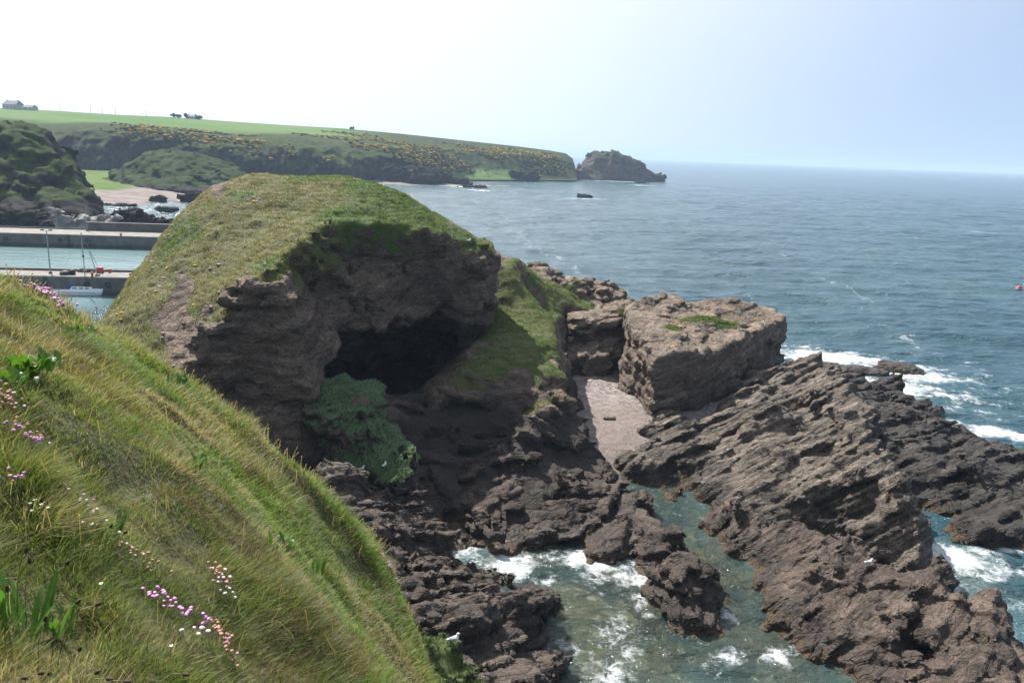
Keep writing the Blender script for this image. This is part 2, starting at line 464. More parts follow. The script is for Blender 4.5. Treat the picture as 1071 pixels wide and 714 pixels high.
def strata(x, y, z, n=(0, 0, 1), L=0.8, amp=0.5, seed=0, warp=1.0, blk=(2.6, 1.8)):
    a, b, n = frame_of(n)
    wx = fbm(x * .11, y * .11, z * .11, 2, seed + 50) * warp
    wy = fbm(x * .13 + 31, y * .13, z * .13, 2, seed + 60) * warp
    wz = fbm(x * .17, y * .17 + 11, z * .17, 3, seed + 70) * warp
    x, y, z = x + wx, y + wy, z + wz * .8
    q1, q2, q3 = [x * v[0] + y * v[1] + z * v[2] for v in (a, b, n)]
    zero = np.zeros_like(q3)
    t = q3 / L
    k = np.floor(t); fr = t - k
    hk = hash01(k, zero, zero, seed)
    j1, j2 = np.floor(q1 / blk[0] + hk * 7), np.floor(q2 / blk[1] + hk * 5)
    hb = hash01(k, j1, j2, seed + 1)
    k2 = np.floor(q3 / (L * 4.3)); 
    hb2 = hash01(k2, np.floor(q1 / (blk[0] * 3.1) + hash01(k2, zero, zero, seed + 3) * 9), np.floor(q2 / (blk[1] * 2.7)), seed + 2)
    d = amp * (0.9 * (hk - .5) + 1.0 * (hb - .5) + 1.3 * (hb2 - .5))
    d = d - amp * 0.4 * np.exp(-(np.minimum(fr, 1 - fr) / 0.13) ** 2)
    return d + amp * 0.45 * fbm(x * .7, y * .7, z * .7, 4, seed + 5)

def carve(bounds, res, field, disp=None, band=1.6):
    """Sample a solid on a grid, roughen it near its skin and return its surface."""
    (x0, x1), (y0, y1), (z0, z1) = bounds
    xs, ys, zs = np.arange(x0, x1 + res, res), np.arange(y0, y1 + res, res), np.arange(z0, z1 + res, res)
    X2, Y2 = np.meshgrid(xs, ys, indexing='ij')
    f = field(X2, Y2, zs).astype(np.float32)
    if disp is not None:
        sel = np.abs(f) < band
        i, j, k = np.nonzero(sel)
        f[sel] -= disp(xs[i], ys[j], zs[k]).astype(np.float32)
    big = np.float32(res)
    f[0], f[-1], f[:, 0], f[:, -1], f[:, :, 0], f[:, :, -1] = [np.maximum(s, big) for s in (f[0], f[-1], f[:, 0], f[:, -1], f[:, :, 0], f[:, :, -1])]
    return surface_net(f, (x0, y0, z0), res)

def height_field(hf):
    """A solid under a plan height function, as a distance-like field."""
    def fld(X2, Y2, zs):
        h = hf(X2, Y2); r = X2[1, 0] - X2[0, 0]
        gx, gy = np.gradient(h, r)
        s = 1 / np.sqrt(1 + np.minimum(gx * gx + gy * gy, 9))
        return (zs[None, None, :] - h[:, :, None]) * s[:, :, None]
    return fld

def biggest_only(V, F, least=60):
    """Drop loose crumbs of a surface."""
    lab = np.arange(len(V))
    for _ in range(200):
        m = lab[F].min(1); new = lab.copy()
        for k in range(F.shape[1]): np.minimum.at(new, F[:, k], m)
        new = new[new]
        if (new == lab).all(): break
        lab = new
    cnt = np.bincount(lab, minlength=len(V)); keepv = cnt[lab] >= least
    F = F[keepv[F[:, 0]]]
    used = np.zeros(len(V), bool); used[F.ravel()] = True
    mp = np.cumsum(used) - 1
    return V[used], mp[F]

def rough_skin(V, F, amp=0.06, scale=2.2, seed=9):
    N = normals_of(V, F)
    x, y, z = V.T
    d = amp * 1.3 * fbm(x * scale, y * scale, z * scale, 3, seed) + amp * 1.2 * fbm(x * .9, y * .9, z * .9, 4, seed + 1, ridged=True)
    return V + N * d[:, None]

# ---- the headland with the cave
TOP = Spline([at_dist(*p) for p in [
    (125, 330, 60), (150, 290, 66), (185, 235, 73), (215, 203, 78), (240, 190, 81), (300, 184, 82), (350, 186, 80), (400, 197, 80), (450, 221, 81), (500, 249, 82.5), (517, 259, 81.5),
    (200, 360, 55), (245, 320, 56.5), (290, 283, 58), (310, 262, 61), (330, 243, 65), (365, 234, 68.5), (400, 236, 70), (450, 245, 74), (490, 253, 77),
    (220, 285, 63), (260, 240, 69), (300, 212, 74), (180, 315, 60)]] +
    [(-39, 66, 7), (-46, 80, 4), (-42, 95, 6), (-30, 101, 12), (-16, 99, 16), (-5, 96, 13.5), (-15, 110, 4), (-30, 115, 2), (-50, 60, 0), (-36, 50, 7), (-26, 46, 11), (0, 110, 4)], 1e-4)
BODY = [(-26, 44)] + [at_dist(*p)[:2] for p in [(200, 360, 55), (245, 320, 56.5), (290, 283, 58), (310, 262, 61), (330, 243, 65), (365, 234, 68.5), (400, 238, 70), (450, 246, 74), (490, 253, 77), (517, 262, 80)]] + [(-2.4, 83), (-4.5, 90), (-7, 112), (-60, 112), (-60, 44)]
FLOOR = Spline([at_dist(*p) for p in [
    (521, 348, 80), (500, 357, 78.5), (466, 392, 72), (430, 424, 67.5), (395, 450, 63.5), (355, 455, 61), (550, 325, 85), (560, 350, 79), (580, 378, 74.5), (590, 397, 72.0), (500, 400, 69), (440, 430, 68), (540, 400, 70.5), (400, 455, 63.5),
    (480, 480, 63), (575, 430, 67), (555, 455, 63.5), (560, 500, 60), (520, 520, 58), (600, 500, 62.5), (440, 530, 57), (510, 450, 67),
    (598, 415, 71), (588, 440, 67), (575, 465, 64), (530, 265, 92), (545, 276, 96), (560, 288, 101), (575, 297, 104), (555, 312, 94), (578, 335, 87)]] +
    [(-25, 62, 3), (-30, 90, 6), (-14.5, 70, 3.4), (-11, 77, 4.2), (-6, 82, 6.4), (-20, 78, 3), (-8, 105, 6), (0, 116, 2), (-10, 52, 0.5), (0, 53, -1.2), (7, 56, -1.5)], 1e-4)
MASSIF = [(9.8, 64.3), (8.2, 70), (7.4, 75), (7.2, 82), (7.3, 91), (8.5, 96), (13, 99), (16, 107), (14, 118), (-45, 118), (-45, 50), (2, 50), (7, 57)]
CAVES = [((-13.0, 65.5, 6.6), (-9.0, 74.0, 7.9), 6.8, 4.0), ((-9.0, 74.0, 7.9), (-2.0, 81.0, 9.5), 4.0, 1.4), ((-17.0, 71.0, 6.4), (-9.5, 81.0, 7.8), 6.4, 4.2)]

def headland_floor(x, y):
    f = FLOOR(x, y)
    d = poly_dist(x, y, MASSIF)
    return smin(np.minimum(f, 15.5 + 0 * f), 0.2 + d * 3.4 * (0.6 + 0.4 * sstep(66, 76, y)) + 0.9 * vnoise(x * .5, y * .5, x * 0, 3), 0.9)

def headland_field(X2, Y2, zs):
    Z = zs[None, None, :]
    top = TOP(X2, Y2); r = X2[1, 0] - X2[0, 0]
    gx, gy = np.gradient(top, r); st = 1 / np.sqrt(1 + gx * gx + gy * gy)
    fl = headland_floor(X2, Y2); gx, gy = np.gradient(fl, r); sf = 1 / np.sqrt(1 + np.minimum(gx * gx + gy * gy, 6))
    s = poly_dist(X2, Y2, BODY)
    bat = 0.25 * (1 - sstep(-15, -7, X2))
    body = smax((Z - top[:, :, None]) * st[:, :, None], -(s[:, :, None] + bat[:, :, None] * (18 - Z)), 0.7)
    x, y = X2[:, :, None], Y2[:, :, None]
    for a, b, ra, rb in CAVES:
        a, b = np.array(a), np.array(b); ab = b - a
        t = np.clip(((x - a[0]) * ab[0] + (y - a[1]) * ab[1] + (Z - a[2]) * ab[2]) / (ab @ ab), 0, 1)
        d = np.sqrt((x - a[0] - ab[0] * t) ** 2 + (y - a[1] - ab[1] * t) ** 2 + (1.0 * (Z - a[2] - ab[2] * t)) ** 2) - (ra + (rb - ra) * t)
        body = smax(body, -d, 0.5)
    return np.minimum(body, (Z - fl[:, :, None]) * sf[:, :, None])

def headland_disp(x, y, z):
    d = strata(x, y, z, (0.12, -0.28, 0.95), 1.1, 0.62, 11, 1.4, (2.2, 1.5)) + 0.7 * fbm(x * .25, y * .25, z * .25, 3, 77)
    top = TOP(x, y); s = poly_dist(x, y, BODY)
    turf = sstep(3.2, 2.2, np.abs(z - top)) * sstep(0.2, 1.2, s)
    tus = 0.22 * fbm(x * .35, y * .35, z * .35, 3, 5) + 0.08 * fbm(x * 1.6, y * 1.6, z * 1.6, 2, 6)
    fl = headland_floor(x, y)
    turf = np.maximum(turf, sstep(3.0, 2.0, np.abs(z - fl)) * (0.6 * sstep(6.0, 8.0, z) + 0.4 * sstep(9, 11, z)))
    return d * (1 - turf) + tus * turf

V, F = carve(((-48, 10.5), (46, 115), (-2, 27)), 0.3, headland_field, headland_disp)
V, F = biggest_only(V, F, 500)
V = rough_skin(V, F, 0.05)
N = normals_of(V, F)
x, y, z = V.T
tp, fl, sd = TOP(x, y), headland_floor(x, y), poly_dist(x, y, BODY)
nz = N[:, 2] + 0.15 * fbm(x * .6, y * .6, z * .6, 3, 21)
on_top = sstep(1.8, 0.8, np.abs(z - tp)) * sstep(-0.5, 0.4, sd)
g_top = on_top * sstep(0.35, 0.6, nz)
brow = sstep(4.5, 2.0, np.abs(z - tp)) * sstep(-2.5, -1.0, sd) * sstep(58.5, 61, y) * sstep(75, 71, y) * sstep(-0.15, 0.25, nz)
g_top = np.maximum(g_top, brow * .9)
# bare streaks of earth on the seaward slope
streak = fbm(x * .16 + y * .05, y * .05, z * .12, 4, 33)
g_top = g_top * (1 - 0.85 * sstep(0.36, 0.52, streak) * sstep(-16, -21, x))
cave_in = sstep(0.4, -0.8, x + 5.0 + 0.2 * (73 - y) + 1.2 * fbm(x * .5, y * .5, z * 0, 2, 42))
g_fl = (1 - on_top) * sstep(5.3, 7.2, z + 1.6 * fbm(x * .35, y * .35, z * 0, 3, 41) - 4.0 * sstep(.12, .4, fbm(x * .3 + 5, y * .3, z * .2, 4, 43)) * sstep(84, 78, y)) * sstep(0.45, 0.7, nz) * sstep(0.9, 0.4, np.abs(z - fl)) * (1 - cave_in)
grass_w = np.clip(g_top + g_fl, 0, 1)
lush_w = np.clip(g_fl * (.35 + .5 * sstep(-.2, .3, fbm(x * .4, y * .4, z * .4, 3, 44))) + g_top * sstep(-19, -13, x) * sstep(0.9, 0.1, fbm(x * .22, y * .22, z * 0, 2, 8)) * 0.9 + g_top * sstep(0.35, 0.6, fbm(x * .2, y * .2, z * .2, 3, 91)) * .7, 0, 1)
headland = link('headland', np_mesh('headland', V, F, M['headland'], {'grass': grass_w, 'lush': lush_w}, smooth=grass_w[F].mean(1) > .3), label='grassy headland of dark rock with a cave mouth under its overhanging cliff', kind='structure')
HEAD = (V, F, N, grass_w, lush_w)

# ---- the flat-topped block beside the cove
def prism_field(poly, top, base_z, batter=0.08, k=0.5):
    def fld(X2, Y2, zs):
        Z = zs[None, None, :]; d = poly_dist(X2, Y2, poly)[:, :, None]; t = top(X2, Y2)[:, :, None]
        return smax(Z - t, -(d + batter * (base_z + 6 - Z)), k)
    return fld

def plane3(a, b, c):
    A = np.array([[p[0], p[1], 1] for p in (a, b, c)]); k = np.linalg.solve(A, [p[2] for p in (a, b, c)])
    return lambda x, y: k[0] * x + k[1] * y + k[2]

BLOCK = [(15.2, 79.6), (20, 81.8), (26.5, 89), (34.8, 99.5), (33.5, 104), (25.5, 104.5), (18, 101.5), (13.6, 97.5), (13.4, 88)]
btop = plane3((15.3, 79.5, 8.3), (34.5, 99, 8.9), (20.0, 101.5, 10.6))
V, F = carve(((9, 39), (75, 110), (-1, 14)), 0.2, prism_field(BLOCK, lambda x, y: btop(x, y) + 0.35 * fbm(x * .25, y * .25, x * 0, 3, 4), 3.0, 0.06),
             lambda x, y, z: strata(x, y, z, (-0.20, -0.10, 0.97), 1.25, 0.42, 3, 0.8, (3.4, 2.6)) + 0.35 * fbm(x * .3, y * .3, z * .3, 3, 30))
V, F = biggest_only(V, F, 400); V = rough_skin(V, F, 0.04); N = normals_of(V, F); x, y, z = V.T
gp = at_level(738, 333, 9.6)
gw = np.exp(-(((x - gp[0]) / 4.4) ** 2 + ((y - gp[1]) / 2.6) ** 2) ** 1.5) * sstep(0.3, 0.6, N[:, 2]) * (z > 7)
gp2 = at_level(705, 345, 9.2)
gw = np.maximum(gw, 0.8 * np.exp(-(((x - gp2[0]) / 1.6) ** 2 + ((y - gp2[1]) / 1.2) ** 2)) * sstep(0.3, 0.6, N[:, 2]) * (z > 7))
BLK = (V, F, N, gw, gw)
link('rock_block', np_mesh('rock_block', V, F, M['block'], {'grass': gw, 'lush': gw}, smooth=False), label='big flat-topped brown rock block with a green grass patch, beside the shingle cove', cat='rock')

# ---- the outcrop at the back of the cove
OUT = [at_dist(588, 392, 95)[:2], at_dist(625, 398, 96)[:2], at_dist(652, 384, 98)[:2], at_dist(655, 330, 108)[:2], at_dist(645, 310, 116)[:2], at_dist(600, 292, 120)[:2], at_dist(560, 292, 116)[:2], at_dist(548, 300, 104)[:2], at_dist(575, 360, 95)[:2]]
otop = Spline([at_dist(*p) for p in [(565, 293, 106), (600, 292, 112), (640, 303, 112), (650, 325, 104), (640, 345, 99), (600, 345, 98), (575, 340, 98), (590, 325, 101)]] + [(14, 122, 7), (4, 122, 8)])
V, F = carve(((-2, 19), (88, 124), (-1, 15)), 0.22, prism_field(OUT, lambda x, y: otop(x, y), 2.0, 0.16, 0.9),
             lambda x, y, z: strata(x, y, z, (-0.25, -0.05, 0.96), 1.3, 0.95, 5, 1.2, (2.8, 2.2)) + 0.7 * fbm(x * .28, y * .28, z * .28, 3, 31))
V, F = biggest_only(V, F, 400); V = rough_skin(V, F, 0.04); N = normals_of(V, F); x, y, z = V.T
gw = sstep(0.45, 0.75, N[:, 2] + .2 * fbm(x * .5, y * .5, z * .5, 3, 3)) * sstep(6, 8.5, z) * sstep(0.15, -0.25, fbm(x * .2, y * .2, z * 0, 3, 12) + sstep(8, 14, x) * .6 - .1)
OUTC = (V, F, N, gw, gw)
link('rock_outcrop', np_mesh('rock_outcrop', V, F, M['block'], {'grass': gw, 'lush': gw}, smooth=False), label='brown rock outcrop with grass and orange lichen on top, at the back of the cove', cat='rock')

# boulders at its foot
def boulder(name, px, py, dist_or_z, r, label, mat='block', level=None, seed=0, group=None, amp=0.35, L=0.7, squash=0.8, cat='rock', res=None, nrm=(-0.3, 0.1, 0.9), elong=(1, 1), rz=0.0):
    c = at_level(px, py, level) if level is not None else at_dist(px, py, dist_or_z)
    res = res or r / 14
    ca, sa = math.cos(rz), math.sin(rz)
    def fld(X2, Y2, zs):
        x, y, Z = X2[:, :, None], Y2[:, :, None], zs[None, None, :]
        u, v = (x * ca + y * sa) / elong[0], (-x * sa + y * ca) / elong[1]
        return ((np.abs(u) ** 3 + np.abs(v) ** 3 + np.abs((Z + 0 * u) / squash) ** 3) ** (1 / 3) - r) * min(1, min(elong))
    m = 1.5 * r * max(elong)
    V, F = carve(((-m, m), (-m, m), (-1.2 * r, 1.3 * r)), res, fld, lambda x, y, z: r * amp * 0.5 * fbm(x / r, y / r, z / r, 3, seed) + strata(x + c[0], y + c[1], z + c[2], nrm, L, amp * r * 0.3, seed, r * .3, (r * .8, r * .6)), band=r)
    V, F = biggest_only(V, F, 60)
    z = np.zeros(len(V))
    return link(name, np_mesh(name, V, F, M[mat], {'grass': z, 'lush': z}, smooth=False), loc=c, label=label, cat=cat, group=group)

boulder('boulder', 603, 372, 95.5, 3.3, 'round dark boulder leaning on the outcrop at the left back of the cove', seed=3, squash=1.0, L=1.4, amp=.75)
boulder('boulder', 628, 365, 97.5, 3.4, 'tall brown boulder against the outcrop, right of the round one', seed=14, squash=1.45, L=1.1, amp=.75)
boulder('boulder', 621, 385, 93.0, 2.1, 'low brown boulder sitting on the shingle in front of the taller ones', seed=25, squash=0.75)
boulder('boulder', 637, 437, None, 0.5, 'small flat grey stone lying alone on the middle of the shingle', level=1.9, seed=7, squash=0.35, elong=(1.3, .7))

# ---- rock ledges right of the channel
def ledge(name, hpts, poly, bounds, res, mat, n, L, amp, seed, label, edge=1.2, blk=(2.6, 1.8), warp=1.0, big=0.5, least=200, extra=None):
    sp = Spline(hpts, 1e-4)
    def hf(x, y):
        d = poly_dist(x, y, poly) + 0.6 * fbm(x * .3, y * .3, x * 0, 3, seed + 8)
        return smin(sp(x, y), -0.6 + d * edge, 0.6)
    V, F = carve(bounds, res, height_field(hf), lambda x, y, z: 0.75 * strata(x, y, z, n, L, amp, seed, warp, blk) + strata(x, y, z, n, L * 3.6, amp * 1.25, seed + 90, warp, (blk[0] * 1.9, blk[1] * 2.3)) + big * fbm(x * .25, y * .25, z * .25, 3, seed + 40), band=2.0)
    V, F = biggest_only(V, F, least); V = rough_skin(V, F, 0.04, 2.6, seed)
    g = np.zeros(len(V))
    o = link(name, np_mesh(name, V, F, M[mat], {'grass': g, 'lush': g}, smooth=False), label=label, cat='rock')
    return sp

LV = at_level
ledge('rock_ledge', [LV(*p) for p in [(700, 450, 1.8), (660, 480, 0.9), (680, 500, 0.8), (740, 440, 3), (800, 400, 5), (835, 385, 5.6), (870, 410, 6), (900, 440, 6.2), (920, 480, 6.4), (940, 530, 5.2), (968, 575, 4.2), (780, 480, 3.2), (850, 450, 5.0), (860, 500, 3.8), (740, 500, 1.4), (800, 520, 2.4), (872, 545, 0.9), (893, 572, 0.7), (925, 596, 0.8), (900, 545, 3.6), (750, 535, 0.9), (690, 515, 0.3)]] +
      [(33, 96, 4), (20, 84, 2.2), (13, 78, 1.2)],
      [LV(642, 478, 0)[:2], LV(672, 512, 0)[:2], LV(735, 545, 0)[:2], (17.5, 57), (22, 50.5), (27, 46.5), (30.5, 46.8), (31.5, 52), (33.5, 60), (36.5, 68), (38.5, 78), (39, 90), (37, 99), (26, 90), (20, 82), (14, 80)],
      ((8, 42), (44, 101), (-2, 9)), 0.2, 'strata', (-0.48, 0.52, 0.70), 0.50, 0.46, 21, 'sloping slabs of pale brown layered rock rising to a crest, right of the shingle cove', edge=1.7, blk=(3.4, 1.7), big=1.25)

ledge('rock_ledge', [LV(*p) for p in [(765, 530, 1.3), (800, 520, 2.4), (850, 570, 3.2), (920, 600, 3.6), (980, 625, 3.6), (1030, 660, 2.8), (1071, 685, 1.8), (800, 580, 1.6), (850, 640, 1.5), (900, 680, 1.6), (950, 690, 2.2), (1000, 705, 1.8), (745, 550, 0.2), (785, 620, 0.0), (840, 690, 0.0), (890, 720, 0.0)]] + [(24, 33, 1.6), (30, 36, 1.4), (33, 39, 0)],
      [LV(735, 530, 0)[:2], LV(762, 580, 0)[:2], LV(795, 635, 0)[:2], LV(850, 700, 0)[:2], (16.5, 34.5), (21, 29), (32, 31), (34.0, 38.0), (32.0, 41.5), (29.5, 44.5), (28.5, 47.0), (25, 51), (20, 58.5)],
      ((8, 37), (27, 62), (-2, 6.5)), 0.17, 'front', (-0.55, 0.35, 0.75), 0.50, 0.45, 31, 'long brown rock ridge in the lower right corner, along the near side of the channel', edge=1.5, big=1.1, blk=(2.6, 1.5))

ledge('rock_ledge', [LV(*p) for p in [(850, 398, 1.6), (900, 418, 3), (960, 430, 3.4), (1000, 440, 2.8), (1015, 452, 1.4), (1040, 470, 1.8), (1071, 488, 2.0), (1071, 550, 0.9), (1035, 562, 0.2), (990, 550, 0.2), (950, 535, 0.5), (940, 470, 2.6), (1000, 500, 2.4), (1040, 520, 1.8), (910, 440, 3.0)]] + [(52, 66, 1.8), (56, 72, 1), (48, 56, 0.6), (37, 88, 2)],
      [(37, 100), LV(850, 390, 0)[:2], LV(920, 412, 0)[:2], LV(985, 432, 0)[:2], LV(1022, 456, 0)[:2], LV(1071, 475, 0)[:2], (62, 72), (60, 58), (48, 54), LV(1050, 578, 0)[:2], LV(1000, 560, 0)[:2], LV(960, 548, 0)[:2], (31, 62), (33, 75)],
      ((28, 64), (50, 106), (-2, 6.5)), 0.22, 'shelf', (-0.35, 0.55, 0.76), 0.6, 0.55, 41, 'low black wave-washed rock shelf on the seaward side, right of the crest', edge=1.6, big=0.8, blk=(2.6, 1.9))

# ---- the tidal rocks between the pool and the channel
ledge('tidal_rock', [LV(*p) for p in [(560, 505, 2.2), (600, 500, 2.2), (640, 500, 1.3), (520, 530, 1.2), (580, 540, 1.4), (640, 530, 1.6), (650, 560, 1.1), (600, 555, 0.6), (560, 565, 0.2), (690, 570, 1.5), (700, 610, 1.7), (740, 620, 1.4), (720, 645, 1.0), (750, 655, 0.1), (690, 630, 0.4), (540, 550, 0.4), (620, 575, 0.0)]] + [(-3, 60, 2.5)],
      [(-6, 62), LV(480, 545, 0)[:2], LV(520, 572, 0)[:2], LV(590, 575, 0)[:2], LV(655, 590, 0)[:2], LV(678, 640, 0)[:2], LV(715, 668, 0)[:2], LV(762, 660, 0)[:2], LV(758, 615, 0)[:2], LV(722, 585, 0)[:2], LV(680, 545, 0)[:2], LV(655, 505, 0)[:2], (9, 66), (2, 65)],
      ((-9, 16), (41, 68), (-2, 5)), 0.16, 'skerry', (-0.3, 0.1, 0.95), 0.6, 0.6, 51, 'rugged dark brown tidal rocks between the foaming pool and the narrow channel', edge=2.2, blk=(1.7, 1.3), warp=0.8)

# ---- the dark shore rocks left of the pool
ledge('shore_rock', [LV(*p) for p in [(405, 515, 3.2), (430, 550, 3.2), (470, 585, 3.4), (520, 618, 2.8), (555, 645, 2.6), (572, 685, 1.4), (535, 690, 2.6), (500, 650, 4.4), (465, 625, 4.8), (430, 590, 5.0), (450, 540, 1.4), (480, 570, 1.0), (585, 700, 0.3)]] + [(-8, 40, 8), (-4, 33, 6), (2, 34, 2.5)],
      [(-11, 57), LV(440, 530, 0)[:2], LV(468, 568, 0)[:2], LV(500, 590, 0)[:2], LV(545, 612, 0)[:2], LV(580, 650, 0)[:2], LV(588, 705, 0)[:2], (5, 33), (3, 27), (-14, 27), (-16, 50)],
      ((-16, 7), (26, 60), (-2, 9.5)), 0.17, 'shore', (-0.30, 0.55, 0.77), 0.6, 0.75, 61, 'jagged dark brown shore rocks with sunlit ledges, at the foot of the grassy cliff', edge=1.8, blk=(2.2, 1.3))

# ---- the knoll with grey-green plants under the cave
def knoll_field(X2, Y2, zs):
    x, y, Z = X2[:, :, None], Y2[:, :, None], zs[None, None, :]
    a = np.array([-12.2, 58.6]); b = np.array([-9.9, 56.5])
    t = np.clip(((x - a[0]) * (b[0] - a[0]) + (y - a[1]) * (b[1] - a[1])) / ((b - a) @ (b - a)), 0, 1)
    d = np.sqrt((x - a[0] - t * (b[0] - a[0])) ** 2 + (y - a[1] - t * (b[1] - a[1])) ** 2)
    top = 8.9 - 3.3 * t
    return smax(Z - top - 0.5 + 0.06 * d * d, d - 3.3 + 0.16 * (Z - 3), 0.7)
V, F = carve(((-19, -3), (49, 65), (-1, 11)), 0.17, knoll_field, lambda x, y, z: strata(x, y, z, (0.2, -0.3, 0.93), 0.9, 0.85, 71, 1.0) + .7 * fbm(x * .5, y * .5, z * .5, 3, 7))
V, F = biggest_only(V, F, 300); N = normals_of(V, F); x, y, z = V.T
gw = sstep(0.35, 0.6, N[:, 2] + .5 * fbm(x * .8, y * .8, z * .8, 3, 3)) * sstep(4.0, 5.0, z)
KNOLL = (V, F, N, gw, gw * 0)
link('rock_knoll', np_mesh('rock_knoll', V, F, M['headland'], {'grass': gw * .9, 'lush': gw}), label='rock knoll with a cap of grey-green leaves below the cave mouth, gulls on it', cat='rock')

# ---- rocks awash off the shelf and farther out
for px, py, r, lab, e, rz, sd, sq in [
    (940, 389, 2.1, 'dark rounded rock awash in white foam, right of the pair off the shelf', (1.3, .9), -.5, 3, .62), (902, 390, 2.1, 'broad low grey rock awash in white foam just off the shelf', (1.5, .8), -.3, 13, .45),
    (860, 381, 1.3, 'small flat rock awash in the foam nearest the tall block', (1.6, .7), -.3, 23, .3), (948, 402, 1.4, 'thin low rock barely above the foam, nearest the black shelf', (1.8, .6), -.4, 33, .3)]:
    boulder('sea_rock', px, py, None, r, lab, 'skerry', level=0.0, seed=sd, squash=sq, elong=e, rz=rz, group='rocks awash off the shelf')
# ------------------------------------------------------------------ the foreground hillside
SKY = [(0, 278, 11.2), (60, 305, 11.4), (125, 340, 11.8), (200, 390, 12.2), (260, 430, 12.6), (330, 490, 13.0), (390, 545, 13.0), (420, 600, 12.8), (445, 670, 12.0), (455, 714, 11.2)]
_h = [at_dist(*p) for p in SKY + [
    (0, 714, 2.7), (150, 714, 2.95), (300, 714, 4.3), (400, 714, 7.5), (0, 600, 3.4), (180, 665, 3.45), (300, 600, 5.6), (370, 640, 8.6),
    (0, 466, 4.7), (100, 466, 5.3), (200, 500, 5.7), (300, 520, 8.0), (0, 350, 7.6), (100, 380, 8.2), (200, 440, 9.4), (0, 310, 9.2), (60, 340, 9.5), (125, 385, 9.7), (265, 490, 10.2), (330, 550, 10.6), (385, 610, 10.8), (415, 670, 9.8)]]
for p in SKY:
    x_, y_, z_ = at_dist(*p); k = 1.22
    r_ = math.hypot(x_, y_); drop = (EYE - z_) / r_
    _h.append((x_ * k, y_ * k, EYE - drop * r_ * k - 2.2))
    k = 1.75
    _h.append((x_ * k + 1.0, y_ * k, EYE - drop * r_ * k - 6.0))
_h += [(0, 0, EYE - 1.65), (-3, 0, EYE - 0.4), (-6, 3, EYE + 0.3), (-5, -5, EYE + 1.5), (-12, 6, EYE + 1), (3, 1, EYE - 4.6), (4, 6, 17.5), (5, -5, EYE - 6)]
HILL = Spline(_h, 3e-3)
_s = [at_dist(*p) for p in SKY]
_o = sorted((math.atan2(p[0], p[1]), (EYE - p[2]) / math.hypot(p[0], p[1]), math.hypot(p[0], p[1])) for p in _s)
SKY_AZ, SKY_T, SKY_R = [np.array([q[i] for q in _o]) for i in range(3)]
SKY_AZ = np.r_[-1.5, -0.8, SKY_AZ, 0.15]; SKY_T = np.r_[-0.6, SKY_T[0] - 0.22, SKY_T, SKY_T[-1] + 0.5]; SKY_R = np.r_[14, 11.5, SKY_R, 10]
def hill_h(x, y):
    h = HILL(x, y)
    # the brow of the slope: nothing stands above the line of sight along it
    r = np.hypot(x, y); az = np.arctan2(x, np.maximum(y, 1e-3))
    cap = EYE - r * np.interp(az, SKY_AZ, SKY_T) - 0.36
    cap = np.where((r > 2.0) & (y > 0), cap, 1e3)
    h = smin(h, cap, 0.25)
    over = np.maximum(0, r - np.interp(az, SKY_AZ, SKY_R))
    return h - np.where(y > 0, 0.9 * np.maximum(0, over - 0.2) + 0.15 * over ** 2, 0)
def hill_lumps(x, y):
    r = np.hypot(x, y); w = sstep(1.5, 4, r)
    return w * (0.10 * fbm(x * .75 + 3, y * .75, x * 0, 2, 201) + 0.085 * fbm(x * 1.9, y * 1.9, x * 0, 2, 203) + 0.05 * fbm(x * 2.6, y * 2.6, x * 0, 2, 202))
xs, ys = np.arange(-26, 9.01, 0.12), np.arange(-6, 26.01, 0.12)
X2, Y2 = np.meshgrid(xs, ys, indexing='ij')
Z2 = hill_h(X2, Y2) + hill_lumps(X2, Y2)
m = Nodes('hillside soil')
n1 = m.noise(2.2, 5, 0.65); n2 = m.noise(14, 4, 0.7)
c = m.mix(m.ramp(n1, 0.35, 0.65), (0.045, 0.050, 0.018), (0.085, 0.070, 0.032))
c = m.mix(m.ramp(n2, 0.45, 0.7), c, (0.11, 0.095, 0.045))
M['soil'] = m.finish(m.bsdf(c, 0.95, m.bump(n2, 0.6, 0.05)))
Zc = np.maximum(Z2, 1.0)
link('hillside', np_mesh('hillside', np.c_[X2.ravel(), Y2.ravel(), Zc.ravel()], grid_faces(*X2.shape)[:, ::-1] if False else grid_faces(*X2.shape), M['soil']), label='steep grassy hillside in the foreground falling away to the right', kind='structure')
# sea bed under the pool and channel, shingle in the cove
m = Nodes('sea bed'); nb = m.noise(0.8, 5, 0.65)
c = m.mix(m.ramp(nb, 0.38, 0.62), (0.045, 0.050, 0.030), (0.215, 0.165, 0.100))
c = m.mix(m.ramp(m.noise(3.5, 4, 0.7), 0.45, 0.65), c, (0.105, 0.120, 0.060))
M['bed'] = m.finish(m.bsdf(c, 0.9))
xs, ys = np.arange(-24, 70, 0.5), np.arange(18, 112, 0.5)
X2, Y2 = np.meshgrid(xs, ys, indexing='ij')
Z2 = -1.5 + 0.9 * fbm(X2 * .22, Y2 * .22, X2 * 0, 4, 301)
link('seabed', np_mesh('seabed', np.c_[X2.ravel(), Y2.ravel(), Z2.ravel()], grid_faces(*X2.shape), M['bed']), label='brown and green sea bed showing through the shallow pool', kind='structure')
m = Nodes('shingle'); vo = m.n('ShaderNodeTexVoronoi'); vo.inputs['Scale'].default_value = 3.2; m.put(vo.inputs['Vector'], m.pos())
hs = m.n('ShaderNodeSeparateColor'); m.put(hs.inputs[0], vo.outputs['Color'])
c = m.mix(hs.outputs[0], (0.075, 0.062, 0.058), (0.30, 0.255, 0.24))
c = m.mix(m.ramp(m.noise(0.25, 4), 0.4, 0.6, 0, .6), c, (0.185, 0.152, 0.142))
c = m.mix(m.ramp(m.math('ADD', m.z()[1], m.math('MULTIPLY', m.noise(0.5, 3), 5.0)), 82.0, 84.5, 0.6, 0), c, (0.15, 0.115, 0.095))
